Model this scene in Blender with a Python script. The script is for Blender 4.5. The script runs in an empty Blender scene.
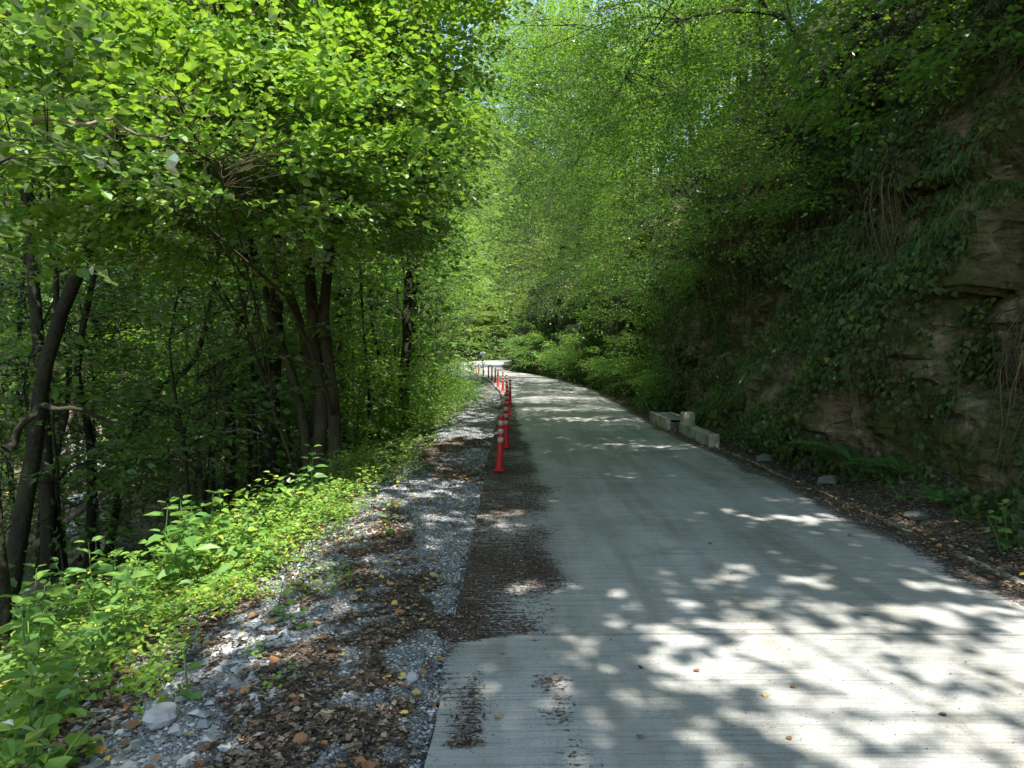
import bpy, math, random
import numpy as np
from mathutils import Vector

# ------------------------------------------------------------------ camera, sky, sun, exposure
SC = bpy.context.scene
COL = SC.collection
cam_d = bpy.data.cameras.new('camera'); cam = bpy.data.objects.new('camera', cam_d); COL.objects.link(cam)
cam_d.sensor_width = 36; cam_d.lens = 26.0; cam_d.clip_start = 0.05; cam_d.clip_end = 800
CAMZ = 1.65
cam.location = (0, 0, CAMZ); cam.rotation_euler = (math.radians(90 - 2.63), 0, 0)
SC.camera = cam
S = np.array([0.25, -0.40, 0.88]); S /= np.linalg.norm(S)            # direction to the sun
W = bpy.data.worlds.new('World'); SC.world = W; W.use_nodes = True
wn = W.node_tree.nodes; bg = wn['Background']
sky = wn.new('ShaderNodeTexSky'); sky.sky_type = 'NISHITA'; sky.sun_disc = False
sky.sun_elevation = math.asin(S[2]); sky.sun_rotation = math.atan2(S[0], S[1])
W.node_tree.links.new(sky.outputs[0], bg.inputs[0]); bg.inputs[1].default_value = 0.15
sl = bpy.data.lights.new('sun', 'SUN'); sun = bpy.data.objects.new('sun', sl); COL.objects.link(sun)
sl.energy = 4.4; sl.angle = math.radians(0.53); sl.color = (1.0, 0.95, 0.94)
sun.rotation_euler = Vector(S).to_track_quat('Z', 'Y').to_euler(); sun.location = (0, 0, 40)
V = SC.view_settings; V.view_transform = 'Standard'; V.look = 'None'; V.exposure = 1.66; V.gamma = 1; V.use_curve_mapping = False
cy = SC.cycles
cy.max_bounces = 6; cy.diffuse_bounces = 4; cy.glossy_bounces = 2; cy.transmission_bounces = 4; cy.transparent_max_bounces = 4
cy.caustics_reflective = False; cy.caustics_refractive = False; cy.sample_clamp_indirect = 4.0
cy.use_denoising = True

# ------------------------------------------------------------------ numeric helpers
def _h(ix, iy, iz, seed):
    n = (ix * 374761393 + iy * 668265263 + iz * 2147483647 + seed * 1274126177) & 0xffffffff
    n = ((n ^ (n >> 13)) * 1274126177) & 0xffffffff
    n = ((n ^ (n >> 15)) * 2246822519) & 0xffffffff
    return ((n ^ (n >> 16)) & 0xffffff) / float(0xffffff)
def noise3(p, seed=0):
    p = np.asarray(p, float); i = np.floor(p).astype(np.int64); f = p - i; f = f * f * (3 - 2 * f)
    r = 0
    for dx in (0, 1):
        wx = f[..., 0] if dx else 1 - f[..., 0]
        for dy in (0, 1):
            wy = f[..., 1] if dy else 1 - f[..., 1]
            for dz in (0, 1):
                wz = f[..., 2] if dz else 1 - f[..., 2]
                r = r + wx * wy * wz * _h(i[..., 0] + dx, i[..., 1] + dy, i[..., 2] + dz, seed)
    return r
def fbm(p, octv=3, seed=0):
    p = np.asarray(p, float); a = 1.0; s = 0; t = 0
    for k in range(octv):
        s = s + a * noise3(p * (2 ** k) + k * 17.3, seed + k); t += a; a *= 0.5
    return s / t
def P3(x, y, z=0.0):
    x = np.asarray(x, float); return np.stack([x, np.broadcast_to(y, x.shape), np.broadcast_to(z, x.shape)], -1)
def sstep(a, b, x):
    t = np.clip((x - a) / (b - a), 0, 1); return t * t * (3 - 2 * t)

YL = [-30, 22, 25, 30, 33, 38, 43, 50, 56, 61, 72, 85, 100, 115, 130, 150, 200]
XL = [-.35, -.35, -.36, -.5, -.75, -1.05, -1.5, -2.4, -3.2, -4.0, -5.4, -6.2, -6.2, -4.0, 4.0, 17, 50]
YR = [-30, 9, 12.85, 16, 22, 29, 35, 41, 46, 51, 58, 61, 72, 85, 100, 115, 130, 150, 200]
XR = [3.4, 3.42, 3.28, 3.15, 3.35, 3.4, 3.1, 2.6, 2.0, 1.3, -.16, -.5, -.9, -.9, -1.0, .6, 8, 21, 54]
def xl(y): return np.interp(y, YL, XL)
def xr(y): return np.interp(y, YR, XR)
PU = [0, .4, 1.1, 1.7, 3, 5, 6.9, 7.3, 10.2, 10.8, 14, 20, 35, 60, 100]
PZ = [-.045, -.02, -.04, -.16, -.7, -1.5, -2.05, -2.3, -2.3, -1.95, -.9, 1.8, 10, 27, 52]
QU = [0, .25, .5, .8, 1.2, 1.75, 2.3, 3.4, 6, 12, 40, 100]
QZ = [-.045, -.035, -.13, -.1, .1, .42, .6, 5.0, 8.2, 14, 44, 84]
def toe(y): return 1.15 + .35 * sstep(14, 5, np.asarray(y, float))
def gz(x, y):
    x = np.asarray(x, float); y = np.asarray(y, float) + 0 * x
    u = xl(y) - x; v = x - xr(y)
    v2 = np.where(v > 1.2, v - (toe(y) - 1.75) * sstep(1.2, 2.2, v), v)
    z = np.where(u > 0, np.interp(u, PU, PZ), np.where(v > 0, np.interp(v2, QU, QZ), -.10))
    amp = np.where(u > 0, .06 + .25 * sstep(1.5, 6, u) * (1 - sstep(6.5, 7, u) * (1 - sstep(10.3, 11, u))) + 1.4 * sstep(12, 30, u),
                   np.where(v > 0, .05 + .12 * sstep(.6, 1.4, v) + 1.2 * sstep(4, 12, v), 0))
    amp = amp * np.clip(np.maximum(u, v) / .5, 0, 1)
    z = z + amp * (fbm(P3(x * .6, y * .6), 3, 3) - .5) * 2 + np.where(np.maximum(u, v) > .1, .03, 0) * (fbm(P3(x * 4, y * 4), 2, 5) - .5)
    z = z + sstep(125, 210, y) * 42 * sstep(-60, 10, y - 125)
    return z

# ------------------------------------------------------------------ mesh helpers
class MB:
    def __init__(s): s.v = []; s.q = []; s.t = []; s.n = 0
    def add(s, v, f):
        v = np.asarray(v, float).reshape(-1, 3); f = np.asarray(f, np.int64)
        if len(f) == 0: return
        (s.q if f.shape[1] == 4 else s.t).append(f + s.n); s.v.append(v); s.n += len(v)
    def mesh(s, name, mat, smooth=False, off=(0, 0, 0)):
        me = bpy.data.meshes.new(name)
        v = (np.concatenate(s.v) - np.asarray(off, float)) if s.v else np.zeros((0, 3))
        q = np.concatenate(s.q) if s.q else np.zeros((0, 4), np.int64); t = np.concatenate(s.t) if s.t else np.zeros((0, 3), np.int64)
        me.vertices.add(len(v)); me.vertices.foreach_set('co', v.astype(np.float32).ravel())
        L = np.concatenate([q.ravel(), t.ravel()]).astype(np.int32)
        me.loops.add(len(L)); me.loops.foreach_set('vertex_index', L)
        st = np.concatenate([np.arange(len(q)) * 4, len(q) * 4 + np.arange(len(t)) * 3]).astype(np.int32)
        me.polygons.add(len(st)); me.polygons.foreach_set('loop_start', st)
        me.update(calc_edges=True)
        me.polygons.foreach_set('use_smooth', np.full(len(st), smooth, bool))
        me.materials.append(mat)
        return me
    def obj(s, name, mat, parent=None, smooth=False, loc=(0, 0, 0)):
        """verts are given in world space; loc is the object's origin (or the parent's)"""
        me = s.mesh(name, mat, smooth, loc)
        o = bpy.data.objects.new(name, me); COL.objects.link(o)
        if parent is not None: o.parent = parent
        else: o.location = loc
        return o
def tag(o, label=None, cat=None, group=None, kind=None):
    if label: o['label'] = label
    if cat: o['category'] = cat
    if group: o['group'] = group
    if kind: o['kind'] = kind
    return o
def empty(name, loc, label=None, cat=None, group=None):
    o = bpy.data.objects.new(name, None); COL.objects.link(o); o.location = tuple(float(a) for a in loc); o.empty_display_size = .2
    return tag(o, label, cat, group)
def copy_tree(o, loc, rz=0, sc=1.0, label=None, group=None):
    c = o.copy(); COL.objects.link(c); c.location = tuple(float(a) for a in loc); c.rotation_euler = (0, 0, rz)
    c.scale = (sc, sc, sc) if np.isscalar(sc) else sc
    if label: c['label'] = label
    if group: c['group'] = group
    for ch in list(o.children):
        d = ch.copy(); COL.objects.link(d); d.parent = c
        for g in list(ch.children):
            e = g.copy(); COL.objects.link(e); e.parent = d
    return c
def nrm(a): return a / np.maximum(np.linalg.norm(a, axis=-1, keepdims=True), 1e-9)
def tubes(mb, P, R, sides=5):
    P = np.asarray(P, float); R = np.asarray(R, float)
    if P.ndim == 2: P = P[None]; R = R[None]
    n, k, _ = P.shape
    T = np.empty_like(P); T[:, 1:-1] = P[:, 2:] - P[:, :-2]; T[:, 0] = P[:, 1] - P[:, 0]; T[:, -1] = P[:, -1] - P[:, -2]; T = nrm(T)
    m = nrm(P[:, -1] - P[:, 0]); ref = np.where(np.abs(m[:, 2:3]) > .7, np.array([[1., .13, 0]]), np.array([[0, .1, 1.]]))[:, None, :]
    A = nrm(np.cross(T, ref + 0 * T)); B = np.cross(T, A)
    a = np.arange(sides) / sides * 2 * np.pi
    v = P[:, :, None] + R[:, :, None, None] * (A[:, :, None] * np.cos(a)[None, None, :, None] + B[:, :, None] * np.sin(a)[None, None, :, None])
    idx = np.arange(n * k * sides).reshape(n, k, sides)
    q = np.stack([idx[:, :-1], np.roll(idx[:, :-1], -1, 2), np.roll(idx[:, 1:], -1, 2), idx[:, 1:]], -1).reshape(-1, 4)
    mb.add(v, q)
def smooth_path(pts, n, wig=0, rng=None):
    pts = np.asarray(pts, float); m = len(pts)
    t = np.linspace(0, m - 1, n); i = np.clip(np.floor(t).astype(int), 0, m - 2); f = (t - i)[:, None]
    p0 = pts[np.clip(i - 1, 0, m - 1)]; p1 = pts[i]; p2 = pts[i + 1]; p3 = pts[np.clip(i + 2, 0, m - 1)]
    o = .5 * ((2 * p1) + (-p0 + p2) * f + (2 * p0 - 5 * p1 + 4 * p2 - p3) * f ** 2 + (-p0 + 3 * p1 - 3 * p2 + p3) * f ** 3)
    if wig and rng is not None:
        w = rng.normal(0, wig, (n, 3)); w[0] = 0; w = (w + np.roll(w, 1, 0)) / 2; o = o + w
    return o
def box(mb, c, s, rz=0.0, tilt=0.0, ch=0.0):
    c = np.asarray(c, float); hx, hy, hz = np.asarray(s, float) / 2
    def ring(z, k): return [(-hx + k, -hy + k, z), (hx - k, -hy + k, z), (hx - k, hy - k, z), (-hx + k, hy - k, z)]
    if ch: v = ring(-hz, 0) + ring(hz - ch, 0) + ring(hz, ch); nr = 3
    else: v = ring(-hz, 0) + ring(hz, 0); nr = 2
    v = np.array(v); ct, st = math.cos(tilt), math.sin(tilt)
    v = np.stack([v[:, 0], v[:, 1] * ct - v[:, 2] * st, v[:, 1] * st + v[:, 2] * ct], 1)
    cr, sr = math.cos(rz), math.sin(rz)
    v = np.stack([v[:, 0] * cr - v[:, 1] * sr, v[:, 0] * sr + v[:, 1] * cr, v[:, 2]], 1) + c
    f = [(0, 3, 2, 1)]
    for r in range(nr - 1):
        for k in range(4): f.append((r * 4 + k, r * 4 + (k + 1) % 4, r * 4 + 4 + (k + 1) % 4, r * 4 + 4 + k))
    b = (nr - 1) * 4; f.append((b, b + 1, b + 2, b + 3)); mb.add(v, f)
def lathe(mb, c, prof, sides=16, axis=(0, 0, 1)):
    ax = nrm(np.asarray(axis, float)); A = nrm(np.cross(ax, [0.02, 1, 0.03] if abs(ax[1]) < .9 else [1, 0, .02])); B = np.cross(ax, A)
    a = np.arange(sides) / sides * 2 * np.pi; c = np.asarray(c, float); v = []
    for r, z in prof: v.append(c + ax * z + r * (np.cos(a)[:, None] * A + np.sin(a)[:, None] * B))
    k = len(prof); idx = np.arange(k * sides).reshape(k, sides)
    q = np.stack([idx[:-1], np.roll(idx[:-1], -1, 1), np.roll(idx[1:], -1, 1), idx[1:]], -1).reshape(-1, 4)
    mb.add(np.concatenate(v), q)
def blob(mb, c, r, seed=0, sub=10, rough=.25, squash=1.0):
    """a rough stone: a displaced sphere given flat facets"""
    th = np.linspace(0, np.pi, sub + 1); ph = np.arange(sub * 2) / (sub * 2) * 2 * np.pi
    T, Ph = np.meshgrid(th, ph, indexing='ij')
    d = np.stack([np.sin(T) * np.cos(Ph), np.sin(T) * np.sin(Ph), np.cos(T)], -1)
    rr = np.random.default_rng(seed); pl = nrm(rr.normal(0, 1, (11, 3))); off = rr.uniform(.72, 1.0, 11)
    k = np.maximum(d @ pl.T, 1e-3); rad = np.minimum(1.15, (off / k).min(-1))
    rad = rad * (1 + rough * .5 * (fbm(d * 2.3 + seed * 3.1, 3, seed) - .5))
    v = (d * rad[..., None]) * np.asarray(r, float) * np.array([1, 1, squash]) + np.asarray(c, float)
    n1 = sub * 2; idx = np.arange((sub + 1) * n1).reshape(sub + 1, n1)
    q = np.stack([idx[:-1], np.roll(idx[:-1], -1, 1), np.roll(idx[1:], -1, 1), idx[1:]], -1)[:, :, ::-1].reshape(-1, 4)
    mb.add(v, q)

# ------------------------------------------------------------------ materials
def newmat(name):
    m = bpy.data.materials.new(name); m.use_nodes = True; nt = m.node_tree; nt.nodes.clear()
    out = nt.nodes.new('ShaderNodeOutputMaterial')
    def N(t, **k):
        n = nt.nodes.new(t)
        for a, b in k.items(): setattr(n, a, b)
        return n
    def L(a, b): nt.links.new(a, b)
    return m, nt, out, N, L
def ramp(N, L, src, stops):
    r = N('ShaderNodeValToRGB'); e = r.color_ramp.elements
    while len(e) < len(stops): e.new(.5)
    for k, (p, c) in enumerate(stops): e[k].position = p; e[k].color = (c[0], c[1], c[2], 1)
    L(src, r.inputs[0]); return r.outputs[0]
def leafmat(name, stops, tstops, spec=.5, rough=.42, tw=.5):
    m, nt, out, N, L = newmat(name)
    g = N('ShaderNodeNewGeometry'); rnd = g.outputs['Random Per Island']
    d = N('ShaderNodeBsdfDiffuse'); L(ramp(N, L, rnd, stops), d.inputs[0])
    t = N('ShaderNodeBsdfTranslucent'); L(ramp(N, L, rnd, tstops), t.inputs[0])
    mx = N('ShaderNodeMixShader'); mx.inputs[0].default_value = tw; L(d.outputs[0], mx.inputs[1]); L(t.outputs[0], mx.inputs[2])
    gl = N('ShaderNodeBsdfGlossy'); gl.inputs['Roughness'].default_value = rough; gl.inputs[0].default_value = (1, 1, 1, 1)
    lw = N('ShaderNodeFresnel'); lw.inputs[0].default_value = 1.40
    mm = N('ShaderNodeMath', operation='MULTIPLY'); mm.inputs[1].default_value = spec; L(lw.outputs[0], mm.inputs[0])
    m2 = N('ShaderNodeMixShader'); L(mm.outputs[0], m2.inputs[0]); L(mx.outputs[0], m2.inputs[1]); L(gl.outputs[0], m2.inputs[2])
    L(m2.outputs[0], out.inputs[0]); return m
def simple(name, col, rough=.6, col2=None, scale=6, bump=.0, metallic=0, bscale=20, detail=5):
    m, nt, out, N, L = newmat(name); b = N('ShaderNodeBsdfPrincipled'); b.inputs['Roughness'].default_value = rough; b.inputs['Metallic'].default_value = metallic
    b.inputs['Specular IOR Level'].default_value = .3
    tc = N('ShaderNodeTexCoord')
    if col2:
        n = N('ShaderNodeTexNoise'); n.inputs['Scale'].default_value = scale; n.inputs['Detail'].default_value = detail; L(tc.outputs['Object'], n.inputs[0])
        L(ramp(N, L, n.outputs[0], [(.35, col), (.65, col2)]), b.inputs[0])
    else: b.inputs[0].default_value = (*col, 1)
    if bump:
        n = N('ShaderNodeTexNoise'); n.inputs['Scale'].default_value = bscale; n.inputs['Detail'].default_value = 6; L(tc.outputs['Object'], n.inputs[0])
        bp = N('ShaderNodeBump'); bp.inputs['Strength'].default_value = 1; bp.inputs['Distance'].default_value = bump; L(n.outputs[0], bp.inputs['Height']); L(bp.outputs[0], b.inputs['Normal'])
    L(b.outputs[0], out.inputs[0]); return m
M = {}
M['hazel'] = leafmat('hazel_leaf', [(0, (.09, .21, .025)), (.6, (.14, .28, .03)), (1, (.20, .33, .04))], [(0, (.26, .52, .02)), (.6, (.38, .64, .03)), (1, (.50, .70, .04))], .5, .42)
M['beech'] = leafmat('beech_leaf', [(0, (.075, .17, .022)), (.7, (.11, .23, .028)), (1, (.16, .27, .035))], [(0, (.22, .46, .025)), (.7, (.32, .58, .03)), (1, (.45, .64, .04))], .4, .45)
M['dark'] = leafmat('dark_leaf', [(0, (.05, .12, .02)), (.7, (.08, .17, .026)), (1, (.12, .20, .035))], [(0, (.13, .30, .02)), (.7, (.20, .40, .03)), (1, (.30, .46, .035))], .6, .42)
M['far'] = leafmat('far_leaf', [(0, (.10, .20, .025)), (.7, (.19, .30, .035)), (1, (.28, .36, .05))], [(0, (.30, .54, .04)), (.7, (.48, .68, .05)), (1, (.62, .74, .08))], .5, .5)  # yellower and brighter leaf: the backlit glow at the bend is in its colour
M['herb'] = leafmat('herb_leaf', [(0, (.10, .23, .05)), (.6, (.14, .29, .06)), (1, (.19, .33, .06))], [(0, (.24, .50, .05)), (1, (.38, .60, .06))], .6, .4)
M['cover'] = leafmat('ground_cover_leaf', [(0, (.11, .23, .03)), (.6, (.18, .33, .035)), (.93, (.28, .38, .04)), (1, (.42, .30, .05))], [(0, (.26, .48, .03)), (1, (.46, .62, .04))], .5, .5, .4)
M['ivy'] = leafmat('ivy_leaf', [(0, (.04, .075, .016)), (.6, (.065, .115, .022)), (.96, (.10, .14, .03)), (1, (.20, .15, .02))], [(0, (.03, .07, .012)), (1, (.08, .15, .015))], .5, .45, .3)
M['fern'] = leafmat('fern_leaf', [(0, (.05, .13, .02)), (1, (.08, .18, .03))], [(0, (.12, .28, .02)), (1, (.18, .36, .03))], .4, .5, .4)
M['bark'] = simple('mossy_bark', (.020, .016, .011), .9, (.034, .038, .014), 3, .03, bscale=14)
M['barkbrown'] = simple('brown_mossy_bark', (.042, .033, .019), .9, (.07, .065, .028), 3, .03, bscale=14)
M['barkpale'] = simple('pale_bark', (.11, .09, .065), .85, (.20, .17, .13), 5, .01, bscale=18)
M['deadwood'] = simple('dead_wood', (.16, .12, .085), .9, (.30, .24, .18), 6, .02, bscale=12)
M['red'] = simple('red_plastic', (.50, .022, .016), .55, (.33, .018, .014), 22, .0)
M['band'] = simple('white_reflective_band', (.42, .43, .37), .45, (.30, .30, .25), 30)
M['concrete'] = simple('weathered_concrete', (.44, .42, .31), .9, (.17, .18, .10), 3.5, .02, bscale=22)
M['steel'] = simple('galvanised_cover', (.13, .16, .16), .6, (.20, .22, .21), 8, .003, metallic=.3)
M['stone'] = simple('grey_stone', (.20, .19, .16), .9, (.09, .10, .06), 4, .02, bscale=9)
M['stonepale'] = simple('pale_stone', (.42, .41, .39), .85, (.30, .30, .28), 6, .01, bscale=12)
M['black'] = simple('black_paint', (.012, .012, .014), .35)
M['helmet'] = simple('matt_black_helmet', (.015, .015, .018), .75)
M['rubber'] = simple('tyre_rubber', (.018, .018, .018), .8)
M['chrome'] = simple('silver_metal', (.45, .45, .45), .3, metallic=.9)
M['jacket'] = simple('pale_grey_jacket', (.36, .37, .40), .85, (.30, .31, .34), 14)
M['trousers'] = simple('dark_trousers', (.02, .022, .03), .85)
M['skin'] = simple('skin', (.45, .28, .20), .6)
M['glass'] = simple('smoked_screen', (.05, .055, .06), .1)

# ------------------------------------------------------------------ where leaves are cut from the crowns to let the sun through
BL = [  # gx, gy, rx, ry, strength : leaves on the sun's rays to these spots are removed to light them
 (2.2, 3.5, 1.5, 1.4, .93), (3.3, 4.3, 1.1, .8, .82), (1.0, 3.9, .4, .6, .62), (1.3, 4.75, .9, .35, .5), (.25, 5.05, .30, .22, .6), (.45, 4.25, .25, .25, .5), (.05, 3.3, .12, .15, .2),
 (4.6, 2.6, 1.4, 1.0, .5),
 (2.4, 12.7, .9, .22, .62),  (2.2, 17.5, 1.6, .5, .5), (2.0, 9.6, 1.2, .25, .35), (2.4, 7.2, .9, .3, .3), (1.9, 20.5, 1.9, .7, .62), (1.6, 24.5, 2.2, 1.3, .6), (1.6, 30, 1.8, 1.2, .4),
 (1.0, 40, 1.9, 4.5, .62), (-1.0, 52, 3, 7, .85), (-3.2, 64, 4.0, 7, .9), (-5.5, 101, 5, 5, .7), (-2, 122, 10, 12, .8),
 (-1.05, 14.6, .75, 1.3, .9), (-.9, 18.5, .5, 1.2, .5), (-2.2, 21, 1.2, 5, .95), (-2.4, 27, 1.6, 8, .9), (-.7, 33, .8, 6, .9),
 (-2.1, 6.3, .95, 1.9, .97), (-1.75, 8.2, .6, 1.0, .85), (-2.3, 4.6, .7, .7, .7), (-1.6, 4.1, .5, .35, .75), (-3.2, 7.0, .9, 1.2, .6), (-1.3, 4.7, .25, .5, .5),
 (-7.6, 26, 1.2, 2.2, .9), (-9.5, 19, 1.8, 1.5, .5), (-11.5, 20.5, 1.6, 1.6, .75), (-8, 16, 1.2, 1, .45),
 (-6.5, 13, 1.5, 1.5, .4)]
def Lmap(gx, gy):
    s = np.zeros_like(gx)
    for cx, c_y, rx, ry, st in BL:
        d = ((gx - cx) / rx) ** 2 + ((gy - c_y) / ry) ** 2
        s = np.maximum(s, st * np.exp(-.5 * d ** 2))
    return np.maximum(s, .015)
CB = [(-3.4, 8.6, 2.6, 3.0, 1.0), (-4.2, 13, 2.6, 4.0, 1.0), (-4.6, 20, 2.6, 6, .9), (-6, 34, 3.5, 8, .95)]   # leaves also cut away so sun reaches the hazel's crown and left roadside trees
def cmap(gx, gy):
    s = np.zeros_like(gx)
    for cx, c_y, rx, ry, st in CB: s = np.maximum(s, st * np.exp(-.5 * (((gx - cx) / rx) ** 2 + ((gy - c_y) / ry) ** 2) ** 2))
    return s
def openmask(C, crown=1.0):
    gx = C[:, 0] - S[0] / S[2] * C[:, 2]; gy = C[:, 1] - S[1] / S[2] * C[:, 2]
    n = fbm(P3(gx * 9.5, gy * 8.0), 2, 77) * .84 + .16 * fbm(P3(gx * 1.3, gy * 1.3), 1, 79)
    u = 1 / (1 + np.exp(-(n - .5) / .078))
    Lm = Lmap(gx, gy)
    if crown: Lm = np.maximum(Lm, crown * cmap(gx, gy))
    return u < Lm

# ------------------------------------------------------------------ leaves and sprays
LF = {'hazel': (np.array([(0, 0, 0), (.26, .40, .07), (.68, .36, .05), (1, 0, -.10), (.68, -.36, .05), (.26, -.40, .07)]), np.array([(0, 3, 2, 1), (0, 5, 4, 3)])),
      'herb': (np.array([(0, 0, 0), (.22, .27, .06), (.60, .20, .02), (1, 0, -.20), (.60, -.20, .02), (.22, -.27, .06)]), np.array([(0, 3, 2, 1), (0, 5, 4, 3)])),
      'kite': (np.array([(0, 0, 0), (.42, .31, .05), (1, 0, -.06), (.42, -.31, .05)]), np.array([(0, 3, 2, 1)])),
      'ivy': (np.array([(0, 0, 0), (.25, .48, .03), (1, 0, -.12), (.25, -.48, .03)]), np.array([(0, 3, 2, 1)]))}
def frames(d, n):
    X = nrm(d); Y = nrm(np.cross(n, X)); Z = np.cross(X, Y); return np.stack([X, Y, Z], -1)
def leaves_at(mb, pos, d, n, size, kind):
    """one leaf per row: pos, direction, upward normal, length"""
    v, f = LF[kind]; R = frames(d, n); k = len(v)
    W_ = np.einsum('nij,kj->nki', R, v) * np.asarray(size)[:, None, None] + pos[:, None]
    q = (f[None] + (np.arange(len(pos)) * k)[:, None, None]).reshape(-1, 4)
    mb.add(W_, q)
def spray_template(rng, kind, L0, nside, per, ls):
    """a flat fan: leaf positions, directions, normals, sizes in a local frame with x outward"""
    pos, dr = [], []
    def twig(p0, ang, ln, m):
        for j in range(m):
            t = (j + .6) / m; c = p0 + np.array([math.cos(ang), math.sin(ang), -.18 * t]) * ln * t
            sgn = 1 if j % 2 else -1; a = ang + sgn * rng.uniform(.6, 1.15) * (1 - .5 * t)
            pos.append(c); dr.append((math.cos(a), math.sin(a), rng.normal(-.12, .2)))
        pos.append(p0 + np.array([math.cos(ang), math.sin(ang), -.18]) * ln); dr.append((math.cos(ang), math.sin(ang), -.25))
    twig(np.zeros(3), 0, L0, per + 2)
    for k in range(nside):
        t = (k + .5) / nside * .85; sgn = 1 if k % 2 else -1
        twig(np.array([L0 * t, 0, -.1 * t * t * L0]), sgn * rng.uniform(.65, 1.0), L0 * (.75 - .45 * t) * rng.uniform(.8, 1.2), per)
    pos = np.array(pos); dr = np.array(dr); n = nrm(np.array([0, 0, 1.]) + rng.normal(0, .42, (len(pos), 3)))
    return pos + rng.normal(0, .012, pos.shape), dr, n, ls * rng.uniform(.5, 1.3, len(pos))
TR = np.random.default_rng(5)
SPR = {'hazel': [spray_template(TR, 'hazel', .52, 5, 4, .074) for _ in range(7)],
       'beech': [spray_template(TR, 'kite', .75, 7, 5, .072) for _ in range(7)],
       'mid': [spray_template(TR, 'kite', .95, 6, 4, .115) for _ in range(6)],
       'far': [spray_template(TR, 'kite', 1.2, 5, 3, .21) for _ in range(6)]}
SK = {'hazel': 'hazel', 'beech': 'kite', 'mid': 'kite', 'far': 'kite'}
def sprays(mb, pos, d, scale, kind, rng, cut, tilt=.22, keep=None):
    T = SPR[kind]; which = rng.integers(0, len(T), len(pos)); n0 = nrm(np.array([0, 0, 1.]) + rng.normal(0, tilt, (len(pos), 3)))
    R = frames(d, n0)
    for k, (tp, td, tn, tsz) in enumerate(T):
        s = np.nonzero(which == k)[0]
        if len(s) == 0: continue
        p = np.einsum('nij,kj->nki', R[s], tp) * scale[s][:, None, None] + pos[s][:, None]
        dd = np.einsum('nij,kj->nki', R[s], td); nn = np.einsum('nij,kj->nki', R[s], tn); nn = nn + rng.normal(0, .12, nn.shape)
        sz = np.broadcast_to(tsz, (len(s), len(tsz))) * (.5 + .5 * scale[s])[:, None]
        p = p.reshape(-1, 3); dd = dd.reshape(-1, 3); nn = nn.reshape(-1, 3); sz = sz.ravel()
        if cut:
            m = ~openmask(p, cut if cut is not True else 1.0)
            p, dd, nn, sz = p[m], dd[m], nn[m], sz[m]
        if keep is not None:
            m = keep(p); p, dd, nn, sz = p[m], dd[m], nn[m], sz[m]
        if len(p): leaves_at(mb, p, dd, nn, sz, SK[kind])

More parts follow.
